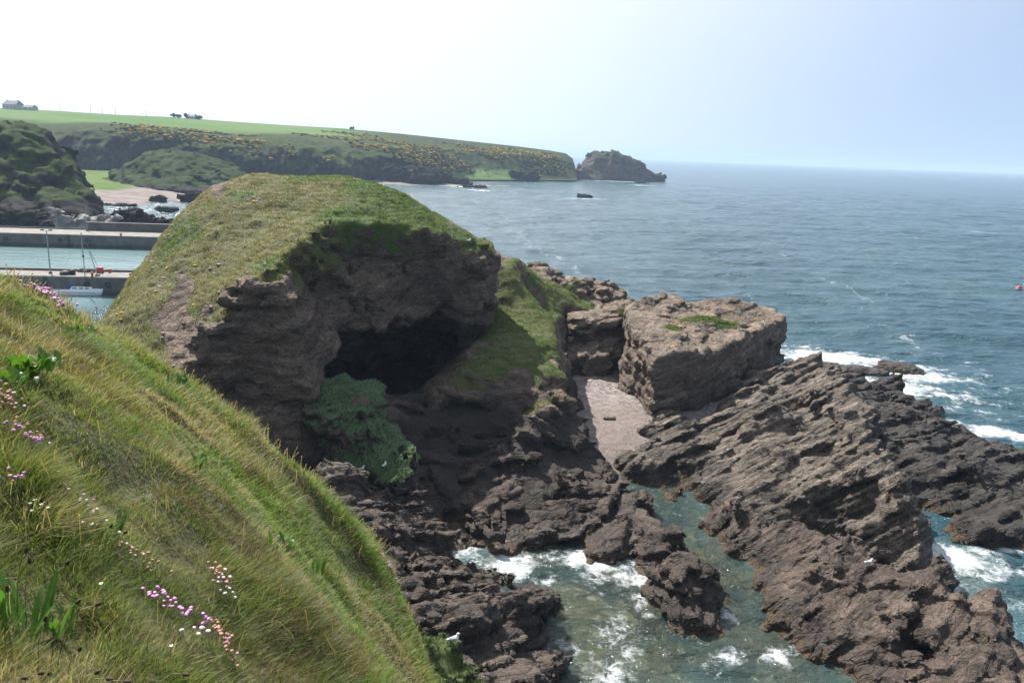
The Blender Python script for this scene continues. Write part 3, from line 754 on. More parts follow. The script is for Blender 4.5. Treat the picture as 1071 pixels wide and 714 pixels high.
M['shingle'] = m.finish(m.bsdf(c, 0.9, m.bump(vo.outputs['Distance'], 0.8, 0.08)))
BEACH = Spline([LV(*p) for p in [(660, 470, 1.0), (640, 440, 1.8), (690, 430, 1.9), (650, 400, 2.4), (640, 385, 2.7), (600, 420, 1.9), (655, 490, 0.15), (690, 460, 1.2)]] + [(12, 104, 3.2), (6, 100, 3.0), (16, 66, -0.8), (8, 62, -1)])
xs, ys = np.arange(3, 26, 0.2), np.arange(60, 108, 0.2)
X2, Y2 = np.meshgrid(xs, ys, indexing='ij')
Z2 = BEACH(X2, Y2) + 0.10 * fbm(X2 * .4, Y2 * .4, X2 * 0, 3, 310) + 0.04 * fbm(X2 * 2, Y2 * 2, X2 * 0, 2, 311)
link('shingle_beach', np_mesh('shingle_beach', np.c_[X2.ravel(), Y2.ravel(), Z2.ravel()], grid_faces(*X2.shape), M['shingle']), label='pinkish shingle beach in the cove between the rocks', kind='structure')
# ---- grassy ledge under the cliff edge
lp = Spline([LV(*p) for p in [(455, 668, 6.0), (474, 675, 5.8), (500, 693, 5.4), (520, 714, 4.8), (470, 712, 6.6), (440, 690, 7.5)]] + [(-4, 26, 9), (-6, 32, 8), (2, 26, 5)], 1e-3)
LEDGE = [LV(440, 655, 6)[:2], LV(478, 668, 5.8)[:2], LV(505, 690, 5.4)[:2], LV(528, 716, 4.6)[:2], (2.5, 27), (0, 24), (-8, 24), (-8, 34)]
def lhf(x, y): return smin(lp(x, y), 0.5 + 5 * poly_dist(x, y, LEDGE), .6)
V, F = carve(((-10, 5), (22, 38), (0, 10.5)), .14, height_field(lhf), lambda x, y, z: .25 * fbm(x * .8, y * .8, z * .8, 3, 801) + strata(x, y, z, (-.3, .5, .8), .6, .3, 802, .6))
V, F = biggest_only(V, F, 200); N = normals_of(V, F); x, y, z = V.T
g = sstep(.3, .6, N[:, 2]) * sstep(3.5, 4.5, z)
LEDG = (V, F, N, g, g * .6)
link('cliff_ledge', np_mesh('cliff_ledge', V, F, M['shore'], {'grass': g, 'lush': g * .6}), label='grassy ledge below the cliff edge of the foreground slope', kind='structure')
# ------------------------------------------------------------------ the sea
m = Nodes('sea water')
P = m.pos()
foam = m.attr('foam'); shal = m.attr('shallow'); calm = m.attr('calm')
w1 = m.noise(0.055, 4, 0.6, m.mapping((0.55, 1.2, 1), (0, 0, 0.35)))
w2 = m.noise(0.30, 5, 0.62, m.mapping((0.5, 1.15, 1), (0, 0, 0.25)))
w3 = m.noise(1.7, 4, 0.6, m.mapping((0.6, 1.2, 1), (0, 0, 0.1)))
h = m.math('ADD', m.math('MULTIPLY', w1, 6.0), m.math('MULTIPLY', w2, 1.7))
h = m.math('ADD', h, m.math('MULTIPLY', w3, 0.42))
amp = m.ramp(calm, 0, 1, 1.0, 0.12, False)
nrm = m.bump(m.math('MULTIPLY', h, amp), 1.0, 1.0)
deep = m.mix(m.ramp(m.noise(0.012, 4, 0.6), 0.35, 0.65), (0.024, 0.068, 0.090), (0.038, 0.092, 0.110))
deep = m.mix(calm, deep, (0.15, 0.235, 0.245))
green = m.mix(m.ramp(m.noise(0.25, 4), .4, .6), (0.075, 0.130, 0.118), (0.125, 0.155, 0.112))
wc = m.mix(shal, deep, green)
water = m.bsdf(wc, 0.16, nrm, IOR=1.333, Specular_IOR_Level=0.5)
tr = m.n('ShaderNodeBsdfTransparent'); tr.inputs['Color'].default_value = (0.76, 0.80, 0.70, 1)
glo = m.n('ShaderNodeBsdfGlossy'); glo.inputs['Roughness'].default_value = 0.10; m.put(glo.inputs['Normal'], nrm)
fr = m.n('ShaderNodeFresnel'); fr.inputs['IOR'].default_value = 1.333; m.put(fr.inputs['Normal'], nrm)
cl = m.n('ShaderNodeMixShader'); m.put(cl.inputs[0], fr.outputs[0]); m.put(cl.inputs[1], tr.outputs[0]); m.put(cl.inputs[2], glo.outputs[0])
sea_sh = m.n('ShaderNodeMixShader'); m.put(sea_sh.inputs[0], m.math('MULTIPLY', shal, 0.78)); m.put(sea_sh.inputs[1], water); m.put(sea_sh.inputs[2], cl.outputs[0])
# foam: lace of cells that closes up where the water breaks
dis = m.n('ShaderNodeVectorMath', operation='ADD')
nz3 = m.n('ShaderNodeTexNoise'); nz3.inputs['Scale'].default_value = 0.7; nz3.inputs['Detail'].default_value = 5
m.put(dis.inputs[0], P); sc_ = m.n('ShaderNodeVectorMath', operation='SCALE'); m.put(sc_.inputs[0], nz3.outputs['Color']); sc_.inputs['Scale'].default_value = 1.6
m.put(dis.inputs[1], sc_.outputs[0])
v1 = m.n('ShaderNodeTexVoronoi', feature='DISTANCE_TO_EDGE'); v1.inputs['Scale'].default_value = 0.75; m.put(v1.inputs['Vector'], dis.outputs[0])
v2 = m.n('ShaderNodeTexVoronoi', feature='DISTANCE_TO_EDGE'); v2.inputs['Scale'].default_value = 2.6; m.put(v2.inputs['Vector'], dis.outputs[0])
rdg = m.math('SUBTRACT', 1.0, m.math('MULTIPLY', m.math('ABSOLUTE', m.math('SUBTRACT', m.noise(0.55, 6, 0.62, dis.outputs[0], 0.8), 0.5)), 7.0), True)
rdg2 = m.math('SUBTRACT', 1.0, m.math('MULTIPLY', m.math('ABSOLUTE', m.math('SUBTRACT', m.noise(1.5, 5, 0.62, dis.outputs[0], 0.6), 0.5)), 7.0), True)
lace = m.math('MAXIMUM', rdg, m.math('MULTIPLY', rdg2, 0.8))
lace = m.math('MULTIPLY', lace, m.ramp(m.noise(0.35, 5, 0.65), 0.35, 0.65))
cloud = m.noise(0.9, 7, 0.7, dis.outputs[0])
ff = m.math('ADD', m.math('MULTIPLY', foam, 1.35), m.math('ADD', m.math('MULTIPLY', lace, 1.05), m.math('SUBTRACT', m.math('MULTIPLY', cloud, 1.5), 1.78)))
fm = m.math('MULTIPLY', m.ramp(ff, 0.0, 0.95), m.ramp(foam, 0.02, 0.15))
# whitecaps on open water
caps = m.math('MULTIPLY', m.ramp(m.noise(0.16, 5, 0.6, m.mapping((0.35, 1.5, 1), (0, 0, 0.3))), 0.735, 0.78), m.attr('open'))
fm = m.math('MAXIMUM', fm, m.math('MULTIPLY', caps, 0.7))
fo = m.bsdf((0.60, 0.63, 0.64), 0.7, m.bump(m.math('ADD', cloud, lace), 0.8, 0.3))
fin = m.n('ShaderNodeMixShader'); m.put(fin.inputs[0], fm); m.put(fin.inputs[1], sea_sh.outputs[0]); m.put(fin.inputs[2], fo)
M['sea'] = m.finish(fin.outputs[0])

th = np.concatenate([np.linspace(-180, -50, 27)[:-1], np.linspace(-50, 50, 640), np.linspace(50, 180, 27)[1:]]) * math.pi / 180
rr = np.concatenate([np.linspace(1, 24, 6)[:-1], np.geomspace(24, 400, 520)[:-1], np.geomspace(400, 1500, 150)[:-1], np.geomspace(1500, 14000, 70)])
R2, T2 = np.meshgrid(rr, th, indexing='ij')
X2, Y2 = R2 * np.sin(T2), R2 * np.cos(T2)
SX, SY = X2, Y2

def blob(px, py, rx, ry, w=1.0, ang=0.0, p=2.0):
    cx, cy, _ = at_level(px, py, 0.0)
    u, v = SX - cx, SY - cy
    a, b = u * math.cos(ang) + v * math.sin(ang), -u * math.sin(ang) + v * math.cos(ang)
    return w * np.exp(-((a / rx) ** 2 + (b / ry) ** 2) ** (p / 2))
FO = np.zeros_like(X2)
for b in [(530, 588, 4.6, 2.0, 1.05, -.1), (495, 578, 2.2, 1.8, .8), (560, 600, 3.5, 1.8, .75), (620, 588, 4.0, 2.2, 1.1, -.2), (655, 608, 2.4, 2.4, .9), (620, 610, 3.0, 2.0, .7), (475, 562, 1.6, 1.6, .5), (598, 680, 1.6, 4.0, .78, .3), (640, 705, 3.0, 1.8, .75), (672, 630, 1.2, 3.2, .75, .2), (640, 660, 3, 4, .5), (765, 690, 2.4, 1.2, .7), (757, 640, 1.0, 2.4, .7), (700, 685, 2.4, 1.2, .72), (820, 685, 1.8, 1.4, .72),
          (745, 548, .8, 1.2, .7), (720, 530, .6, 2.2, .45), (655, 488, .5, 1.2, .6),
          (1000, 585, 4.2, 3.0, 1.2, -.3), (1030, 592, 4.0, 2.6, 1.0, -.5), (985, 605, 1.6, 2.2, .85), (1065, 578, 2.5, 1.6, .9), (1000, 630, 1.5, 1.5, .6), (1050, 620, 4, 3, .48),
          (870, 374, 12, 5.2, 1.25, -.35), (905, 402, 14, 3.8, 1.25, -.55), (960, 395, 10, 5.4, 1.1, -.5), (920, 380, 10, 4.5, 1.0, -.4), (1000, 415, 8, 4, .62, -.6), (1045, 455, 7.5, 2.8, 1.2, -.5), (840, 362, 4, 3, .8), (1020, 430, 9, 3, .5, -.5), (985, 375, 9, 2, .42, -.5),
          (665, 318, 9, 2.6, .8, -.5), (640, 313, 5, 2, .7)]:
    FO = np.maximum(FO, blob(*b))
# drifting foam line off the headland
def trail(pts, wid, w):
    global FO
    P_ = [at_level(x, y, 0)[:2] for x, y in pts]
    best = np.full(X2.shape, 1e9)
    near = (R2 < 900)
    x, y = X2[near], Y2[near]
    n1_ = 3.0 * fbm(x * .08, y * .08, x * 0, 3, 401); n2_ = 3.0 * fbm(x * .08 + 9, y * .08, x * 0, 3, 402)
    x, y = x + n1_, y + n2_; bb = np.full(x.shape, 1e9)
    for (ax, ay), (bx, by) in zip(P_, P_[1:]):
        t = np.clip(((x - ax) * (bx - ax) + (y - ay) * (by - ay)) / ((bx - ax) ** 2 + (by - ay) ** 2), 0, 1)
        bb = np.minimum(bb, np.hypot(x - ax - t * (bx - ax), y - ay - t * (by - ay)))
    best[near] = bb
    FO = np.maximum(FO, w * np.exp(-(best / wid) ** 2))
trail([(525, 222), (545, 245), (575, 268), (600, 290), (640, 312)], 3.2, .44)
trail([(850, 288), (880, 302), (905, 315)], 2.2, .44)
trail([(930, 345), (990, 375), (1040, 400)], 2.2, .45)
SH = np.zeros_like(X2)
for b in [(640, 650, 7, 10, 1.0, 0, 4), (590, 600, 7, 6, .9, 0, 4), (720, 600, 6, 12, 1.0, .2, 4), (690, 540, 5, 9, .9, 0, 4), (660, 505, 3, 5, .7, 0, 4), (790, 690, 6, 6, .9, 0, 4), (1000, 600, 5, 5, .35), (480, 565, 4, 4, .5, 0, 4)]:
    SH = np.maximum(SH, blob(*b))
CA = sstep(-66, -76, X2) * sstep(230, 210, Y2 - 0.0 * X2) * sstep(60, 100, Y2) + sstep(80, 60, R2) * 0.38 * sstep(36, 28, X2)
OP = sstep(150, 220, R2) * (1 - sstep(-40, -60, X2) * sstep(500, 450, R2))
# swell
wv = sstep(60, 130, R2) * (1 - np.clip(CA, 0, 1)) * sstep(1500, 500, R2)
Z2 = wv * (0.55 * vnoise(X2 * .05 + .02 * Y2, Y2 * .13, X2 * 0, 410) + .22 * fbm(X2 * .2, Y2 * .45, X2 * 0, 2, 411)) + 0.12 * np.clip(FO, 0, 1) * (1 + fbm(X2 * 1.1, Y2 * 1.1, X2 * 0, 3, 412)) + 0.05 * vnoise(X2 * .7, Y2 * .9, X2 * 0, 413) * sstep(90, 60, R2)
SEA = (X2, Y2, Z2, SH, CA, OP)
def link_sea():
    X2, Y2, Z2, SH, CA, OP = SEA
    att = {'foam': np.clip(FO, 0, 1.2).ravel(), 'shallow': np.clip(SH, 0, 1).ravel(), 'calm': np.clip(CA, 0, 1).ravel(), 'open': OP.ravel()}
    i = np.arange(X2.size).reshape(X2.shape)
    link('sea', np_mesh('sea', np.c_[X2.ravel(), Y2.ravel(), Z2.ravel()], np.stack([i[:-1, :-1], i[:-1, 1:], i[1:, 1:], i[1:, :-1]], -1).reshape(-1, 4), M['sea'], att), label='blue-green sea running out to the horizon with foam along the rocks', kind='structure')
# ------------------------------------------------------------------ the far coast
cols = [(-420, 100, 900, 122, 640, 590), (-250, 103, 900, 125, 640, 590), (-100, 108, 900, 127, 640, 590), (0, 113, 900, 129, 640, 590), (60, 116, 900, 133, 640, 600), (120, 120, 900, 132, 650, 600), (180, 122.5, 920, 138, 650, 600),
        (240, 127, 940, 144, 660, 610), (300, 131, 960, 143, 700, 640), (360, 134.5, 980, 147, 740, 660), (420, 140, 1000, 153, 780, 700), (480, 146.5, 1000, 159, 860, 780), (540, 153, 1010, 163, 900, 830), (575, 157.5, 1000, 166, 930, 865), (592, 160.5, 990, 168, 945, 885), (599, 166, 985, 172, 950, 895), (603, 180, 980, 182, 950, 900)]
cols = np.array(cols, float)
uu = np.concatenate([np.linspace(-420, 0, 60)[:-1], np.linspace(0, 603, 420)])
def smooth_interp(u, k):
    v = np.interp(u, cols[:, 0], cols[:, k]); return v
SKYP, BRP, BAP = [], [], []
for u in uu:
    sy, ds, by, db, da = [float(np.interp(u, cols[:, 0], cols[:, k])) for k in range(1, 6)]
    SKYP.append(at_dist(u, sy, ds)); BRP.append(at_dist(u, by, db)); r = ray(u, 200); BAP.append((r[0] / r[1] * da, da, 1.5))
SKYP, BRP, BAP = [np.array(k) for k in (SKYP, BRP, BAP)]
vv = np.concatenate([np.linspace(0, 1, 46)[:-1], np.linspace(1, 2, 16)[:-1], np.linspace(2, 3, 5)])
rows = []
beyond = SKYP.copy(); beyond[:, :2] *= 1.5; beyond[:, 2] -= 25
for v in vv:
    if v <= 1:
        gentle = sstep(420, 500, uu)[:, None]
        prof = np.where(v < 0.12, v * 0.9, 0.108 + (v - 0.12) * 1.0136)
        t = prof ** 1.0
        s = (0.18 * t + 0.42 * t ** 3 + 0.40 * t ** 8)
        s = s * (1 - gentle) + (t ** 0.85) * gentle
        hv = t * (1 - gentle) + (t ** 1.5) * gentle
        p = BAP.copy(); p[:, :2] += (BRP - BAP)[:, :2] * s; p[:, 2:] += (BRP - BAP)[:, 2:] * hv
    elif v <= 2: p = BRP + (SKYP - BRP) * (v - 1)
    else: p = SKYP + (beyond - SKYP) * (v - 2)
    rows.append(p)
G3 = np.stack(rows, 1)                       # along coast x up the slope
vg = np.broadcast_to(vv[None], G3.shape[:2]); ug = np.broadcast_to(uu[:, None], G3.shape[:2])
x, y, z = G3[..., 0], G3[..., 1], G3[..., 2]
env = np.sin(np.clip(vg, 0, 1) * math.pi) ** 0.7 * (vg < 1) * (0.45 + 0.55 * (1 - sstep(430, 500, ug)))
gul = fbm(x * .022, y * .010, z * .012, 4, 501, ridged=True)
out = env * (14 * gul + 4 * fbm(x * .1, y * .1, z * .08, 3, 502))
rl = np.hypot(x, y)
soft = sstep(0.55, 1.0, vg) * (vg < 1.15) + (vg >= 1.15) * 1.0
G3 = G3.copy()
G3[..., 0] -= x / rl * out; G3[..., 1] -= y / rl * out
G3[..., 2] += env * 2.0 * fbm(x * .07, y * .07, z * 0, 3, 503) + (vg > 1) * (vg < 2) * 0.5 * fbm(x * .03, y * .03, x * 0, 2, 504) * np.sin(np.clip(vg - 1, 0, 1) * math.pi)
V = G3.reshape(-1, 3); F = grid_faces(*G3.shape[:2]); N = normals_of(V, F)
if N[:, 2].mean() < 0: F = F[:, ::-1]; N = -N
ug, vg = ug.ravel(), vg.ravel(); x, y, z = V.T
gn = fbm(x * .03, y * .03, z * .05, 4, 505)
gr = np.where(vg > 1.0, 1.0, sstep(0.35, 0.75, N[:, 2] + 0.35 * gn + 0.25 * sstep(0.75, 1, vg)))
gr = np.maximum(gr, sstep(450, 490, ug) * sstep(0.05, .2, vg) * sstep(-.3, .1, gn + .2))
m = Nodes('far coast ground')
n1 = m.noise(0.05, 5, 0.65); n2 = m.noise(0.22, 4, 0.65)
rockc = m.mix(m.ramp(n2, 0.4, 0.65), (0.024, 0.021, 0.019), (0.058, 0.047, 0.040))
scrub = m.mix(m.ramp(n2, 0.38, 0.62), (0.022, 0.032, 0.010), (0.058, 0.070, 0.020))
field = m.mix(m.ramp(m.noise(0.006, 2, .5, m.mapping((1, 2.5, 1))), 0.4, 0.6), (0.085, 0.150, 0.040), (0.110, 0.165, 0.055))
c = m.mix(m.ramp(m.math('ADD', m.attr('grass'), m.math('MULTIPLY', m.math('SUBTRACT', n1, .5), .8)), 0.4, 0.6), rockc, scrub)
c = m.mix(m.attr('field'), c, field)
M['farcoast'] = m.finish(m.bsdf(c, 0.95, m.bump(n2, 0.8, 2.0), Specular_IOR_Level=0.05))
fieldw = sstep(1.12, 1.3, vg + 0.08 * gn) * (1 - sstep(330, 420, ug))
fieldw = np.maximum(fieldw, 0.85 * sstep(455, 480, ug) * sstep(560, 530, ug) * sstep(0.05, .12, vg) * sstep(.52, .38, vg + .15 * gn))
link('far_hills', np_mesh('far_hills', V, F, M['farcoast'], {'grass': gr, 'field': fieldw}), label='far line of sea cliffs under green fields', kind='structure')
FARC = (V, N, ug, vg, gn)

# gorse in bloom along the far brink
rng = np.random.default_rng(5)
def clumps(P, S, colr, name, nseg=1, **kw):
    """Many small irregular bushes as one mesh."""
    ico = bpy.data.meshes.new('tmp'); import bmesh
    bm = bmesh.new(); bmesh.ops.create_icosphere(bm, subdivisions=nseg, radius=1.0); bm.to_mesh(ico); bm.free()
    iv = np.array([v.co[:] for v in ico.vertices]); fi = np.array([p.vertices[:] for p in ico.polygons]); bpy.data.meshes.remove(ico)
    n = len(P); nv = len(iv)
    J = 1 + 0.45 * (rng.random((n, nv)) - .5)
    VV = P[:, None] + iv[None] * J[..., None] * S[:, None]
    FF = (fi[None] + (np.arange(n) * nv)[:, None, None]).reshape(-1, 3)
    CC = np.repeat(colr, nv, 0) * (0.8 + 0.4 * rng.random((n * nv, 1)))
    return np_mesh(name, VV.reshape(-1, 3), FF, kw.get('mat'), {'Col': CC}, smooth=False)
m = Nodes('bush leaves'); M['bush'] = m.finish(m.bsdf(m.attr('Col', True), 0.9, Specular_IOR_Level=0.05))
dens = sstep(0.02, 0.35, fbm(x * .022, y * .022, z * .03, 4, 520) + .12) * sstep(118, 150, ug) * (
    np.where(ug < 340, sstep(0.80, 0.93, vg) * sstep(1.25, 1.08, vg), sstep(0.35, 0.6, vg) * sstep(1.75, 1.3, vg)) + 0.1 * sstep(.45, .6, vg) * (ug > 225) * (vg < .9)) * (1 - .5 * sstep(560, 600, ug))
# triangle areas differ along the loft: weight by cell size
cellw = np.interp(vg, [0, 1, 1.01, 2, 3], [1, 1, 4, 5, 0])
w = dens * cellw; idx = rng.choice(len(V), 9000, p=w / w.sum())
Pp = V[idx] + rng.normal(0, 1, (len(idx), 3)) * (4, 6, 0.3)
S = (rng.random((len(idx), 1)) ** 2 * 1.2 + .45) * np.array([[1.4, 1.4, .8]])
cc = np.where(rng.random((len(idx), 1)) < 0.48, [[0.26, 0.18, 0.028]], [[0.055, 0.065, 0.020]])
link('gorse', clumps(Pp, S, cc, 'gorse', mat=M['bush']), label='yellow flowering gorse along the far cliff tops', kind='stuff')

# ---- low ground at the head of the bay, with its beach
SHORE = [at_level(px, py, 0)[:2] for px, py in [(-200, 222), (60, 226), (100, 219), (112, 215), (150, 214), (172, 210), (200, 209.5), (235, 201), (300, 195), (360, 192)]]
LAND = SHORE + [(20, 700), (-300, 760), (-800, 700), (-800, 360)]
xs, ys = np.arange(-520, 10, 3.0), np.arange(320, 720, 3.0)
X2, Y2 = np.meshgrid(xs, ys, indexing='ij'); d = poly_dist(X2, Y2, LAND)
Z2 = np.minimum(d * 0.085 - 0.2, 3.2 + 0.012 * d) + 0.25 * fbm(X2 * .08, Y2 * .08, X2 * 0, 3, 530) * (d > 0)
m = Nodes('bay ground'); nn = m.noise(0.12, 4)
c = m.mix(m.attr('grass'), m.mix(m.ramp(nn, .35, .65), (0.18, 0.15, 0.135), (0.25, 0.215, 0.195)), m.mix(m.ramp(nn, .35, .65), (0.075, 0.125, 0.030), (0.115, 0.150, 0.045)))
M['bay'] = m.finish(m.bsdf(c, 0.95, Specular_IOR_Level=0.05))
link('bay_shore', np_mesh('bay_shore', np.c_[X2.ravel(), Y2.ravel(), Z2.ravel()], grid_faces(*X2.shape), M['bay'], {'grass': sstep(36, 44, d + 5 * fbm(X2 * .05, Y2 * .05, X2 * 0, 2, 531)).ravel()}), label='shingle shore and green flat at the head of the bay', kind='structure')

# ---- hills and stacks of rock
def hill(name, pts, poly, bounds, res, label, n=(0.5, 0.1, 0.85), L=4.0, amp=2.2, seed=0, edge=1.4, big=2.0, grass=0.6, mat='farrock', gz=6, kind=None, cat=None, zb=-2, band=6, lush=0.5, group=None):
    sp = Spline(pts, 1e-4); s_ = L / 0.8
    def hf(x, y):
        d = poly_dist(x, y, poly) + 1.2 * s_ * .5 * fbm(x * .3 / s_, y * .3 / s_, x * 0, 3, seed)
        return smin(sp(x, y), zb + d * edge, s_ * .5)
    V, F = carve(bounds, res, height_field(hf), lambda x, y, z: s_ * strata(x / s_, y / s_, z / s_, n, .8, amp / s_, seed, 1.0) + big * fbm(x * .25 / s_, y * .25 / s_, z * .25 / s_, 4, seed + 4), band=band)
    V, F = biggest_only(V, F, 3000); V = rough_skin(V, F, .09 * L, 1.3 / L, seed); N = normals_of(V, F); x, y, z = V.T
    g = sstep(grass, grass + .25, N[:, 2] + .3 * fbm(x * .12 / s_ * 3, y * .12 / s_ * 3, z * 0, 3, seed + 6)) * sstep(gz, gz + 4, z)
    return link(name, np_mesh(name, V, F, M[mat], {'grass': g, 'lush': g * lush}), label=label, kind=kind, cat=cat, group=group)

A = at_dist
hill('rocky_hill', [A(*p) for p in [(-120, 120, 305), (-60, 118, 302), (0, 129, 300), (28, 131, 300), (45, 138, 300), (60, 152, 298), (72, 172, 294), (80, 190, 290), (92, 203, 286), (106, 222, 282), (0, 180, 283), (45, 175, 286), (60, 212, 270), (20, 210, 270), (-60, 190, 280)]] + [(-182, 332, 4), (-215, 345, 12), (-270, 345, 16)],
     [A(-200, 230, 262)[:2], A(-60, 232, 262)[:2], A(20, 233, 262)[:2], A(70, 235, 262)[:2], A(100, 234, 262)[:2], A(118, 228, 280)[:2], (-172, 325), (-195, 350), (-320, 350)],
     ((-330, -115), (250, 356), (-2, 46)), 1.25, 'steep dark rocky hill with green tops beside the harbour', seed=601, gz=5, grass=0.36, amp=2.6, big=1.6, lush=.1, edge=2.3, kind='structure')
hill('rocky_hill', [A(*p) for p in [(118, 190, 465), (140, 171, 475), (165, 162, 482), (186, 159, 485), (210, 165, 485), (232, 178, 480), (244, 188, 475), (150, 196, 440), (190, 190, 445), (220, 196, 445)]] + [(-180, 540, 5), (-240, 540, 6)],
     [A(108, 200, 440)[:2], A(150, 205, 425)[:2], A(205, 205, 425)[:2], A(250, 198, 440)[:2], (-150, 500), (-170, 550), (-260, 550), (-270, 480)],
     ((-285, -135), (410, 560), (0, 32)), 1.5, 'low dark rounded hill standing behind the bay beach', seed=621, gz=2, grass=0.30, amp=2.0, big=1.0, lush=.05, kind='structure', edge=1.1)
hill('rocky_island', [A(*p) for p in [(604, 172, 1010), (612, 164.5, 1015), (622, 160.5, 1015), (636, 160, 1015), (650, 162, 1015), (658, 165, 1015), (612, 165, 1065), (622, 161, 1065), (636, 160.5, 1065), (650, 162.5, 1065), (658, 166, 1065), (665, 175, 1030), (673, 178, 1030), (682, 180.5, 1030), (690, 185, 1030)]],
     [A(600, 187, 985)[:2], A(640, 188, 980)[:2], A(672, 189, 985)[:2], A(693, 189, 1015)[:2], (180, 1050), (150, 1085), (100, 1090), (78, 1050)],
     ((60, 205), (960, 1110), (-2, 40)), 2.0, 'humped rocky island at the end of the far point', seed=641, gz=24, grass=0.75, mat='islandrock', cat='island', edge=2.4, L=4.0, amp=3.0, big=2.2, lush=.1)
hill('rock_stack', [A(*p) for p in [(562, 185, 850), (566, 172, 858), (574, 167.5, 862), (584, 171, 862), (590, 182, 855)]] + [(40, 900, 14)],
     [A(558, 188, 838)[:2], A(590, 188, 838)[:2], A(594, 186, 870)[:2], A(556, 186, 880)[:2]], ((20, 75), (825, 900), (-2, 30)), 1.6, 'steep dark rock knob on the shore of the far point', seed=651, gz=30, cat='rock', edge=2.0, L=5, amp=3)
for k, (px, py, dist, r, e, sq, lab) in enumerate([
    (412, 187, 690, 17, (2.6, .8), .6, 'long grey-brown reef ridge lying before the far cliffs'), (375, 185, 690, 14, (2.2, .8), .6, 'reef rock at the left end of the far reef, half behind the headland'), (447, 190, 690, 10, (2.2, .7), .45, 'low rock in surf at the middle of the far reef'),
    (476, 191, 690, 8, (1.8, .7), .5, 'pointed dark rock at the seaward end of the far reef'), (496, 196, 650, 5, (2.2, .8), .38, 'small dark rock alone in the surf below the far reef'),
    (611, 206.5, 560, 3.4, (1.5, .9), .6, 'lone dark rock awash in open water beyond the headland'), (672, 192, 925, 5, (1.4, .8), .6, 'tiny dark rock awash before the humped island'),
    (546, 185, 845, 11, (1.5, .8), .55, 'jagged rocks on the far shore left of the steep knob'), (683, 187, 1010, 8, (1.7, .8), .6, 'tiny rock tooth at the seaward tip of the humped island'),
    (142, 232.5, 250, 4.2, (1.7, .7), .8, 'dark jagged rock rising behind the harbour parapet'), (165, 234, 250, 3.0, (1.8, .7), .7, 'lower dark rock behind the parapet, right of the jagged one'), (124, 231, 262, 3.2, (1.2, .8), .6, 'dark rock at the foot of the hill beside the bay water'),
    (176, 219, 320, 2.4, (1.7, .8), .4, 'small dark rock alone in the glittering bay'), (168, 209, 378, 3.0, (1.3, .8), .7, 'dark boulder at the water edge of the bay beach'), (207, 208, 385, 4, (1.6, .8), .6, 'dark rocks at the right end of the bay beach'), (124, 215.5, 345, 2.6, (2.6, .7), .4, 'low dark reef along the edge of the bay beach'),
    (56, 237, 238, 3.6, (1.5, .8), .75, 'grey-brown boulder behind the harbour quay'), (30, 233, 250, 4.6, (1.7, .8), .7, 'broad brown rock at the foot of the hill behind the quay')]):
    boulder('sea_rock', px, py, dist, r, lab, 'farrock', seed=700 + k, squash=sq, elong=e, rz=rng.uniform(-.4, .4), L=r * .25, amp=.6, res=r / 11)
M['palerock'] = rock_material('pale rock', (0.30, 0.26, 0.235), (0.40, 0.36, 0.33), (0.55, 0.50, 0.47), (0.5, 0.1, 0.85), lichen_from=60, tide=False, bump=0.0)
boulder('sea_rock', 84, 236, 232, 4.6, 'pale pinkish rock slab leaning behind the harbour quay', 'palerock', seed=731, squash=.75, elong=(1.7, .7), rz=.35, L=1.2, amp=.6, res=.4)
# ------------------------------------------------------------------ harbour
m = Nodes('weathered concrete')
n1 = m.noise(0.35, 5, 0.65); n2 = m.noise(2.5, 5, 0.7)
c = m.mix(m.ramp(n1, .35, .65), (0.090, 0.082, 0.072), (0.150, 0.138, 0.124))
c = m.mix(m.ramp(n2, .45, .7, 0, .5), c, (0.16, 0.145, 0.13))
zz = m.math('ADD', m.z()[2], m.math('MULTIPLY', n1, 1.2))
c = m.mix(m.ramp(zz, 1.1, 2.0, .85, 0), c, (0.060, 0.060, 0.048))
M['concrete'] = m.finish(m.bsdf(c, 0.9, m.bump(n2, .5, .08)))
M['deck'] = plain('pier deck concrete', (0.19, 0.175, 0.155), 0.9, .18, .5)
M['red'] = plain('red paint', (0.42, 0.030, 0.022), .5)
M['orange'] = plain('orange paint', (0.55, 0.10, 0.03), .5)
M['white'] = plain('white gelcoat', (0.78, 0.79, 0.80), .3, .04)
M['blue'] = plain('blue canvas', (0.020, 0.075, 0.22), .8)
M['dark'] = plain('dark rubber', (0.025, 0.024, 0.024), .7)
M['metal'] = plain('galvanised metal', (0.30, 0.31, 0.32), .45, .1)
M['glass'] = plain('dark window', (0.02, 0.03, 0.04), .1)
M['net'] = plain('old netting', (0.10, 0.085, 0.060), .95, .4, 2.0)

def pier(name, label, f0, f1, depth, z, left, right, seams):
    f0, f1 = Vector(f0[:2]), Vector(f1[:2]); u = (f1 - f0).normalized(); w = Vector((-u.y, u.x))
    a, b = f0 - u * left, f1 + u * right; Ln = (b - a).length; rz = math.atan2(u.y, u.x)
    root = empty(name, (a.x, a.y, 0), rz, label=label, cat='pier')
    n = max(1, int(Ln / seams))
    s = Shape()
    for i in range(n):
        x0, x1 = Ln * i / n, Ln * (i + 1) / n
        s.box(((x0 + x1) / 2, depth / 2 + .1, (z - 3) / 2), (x1 - x0 - .10, depth, z + 3))
    s.box((Ln / 2, depth / 2 + .3, (z - 3.2) / 2), (Ln - .3, depth - .4, z + 2.6))
    s.build('wall', M['concrete'], root)
    Shape().box((Ln / 2, depth / 2 + .25, z + .03), (Ln, depth - .3, .12)).build('deck', M['deck'], root)
    k = Shape().box((Ln / 2, depth - .35, z + .28), (Ln * .999, .5, .42)); k.build('kerb', M['concrete'], root)
    return root, a, u, w, Ln
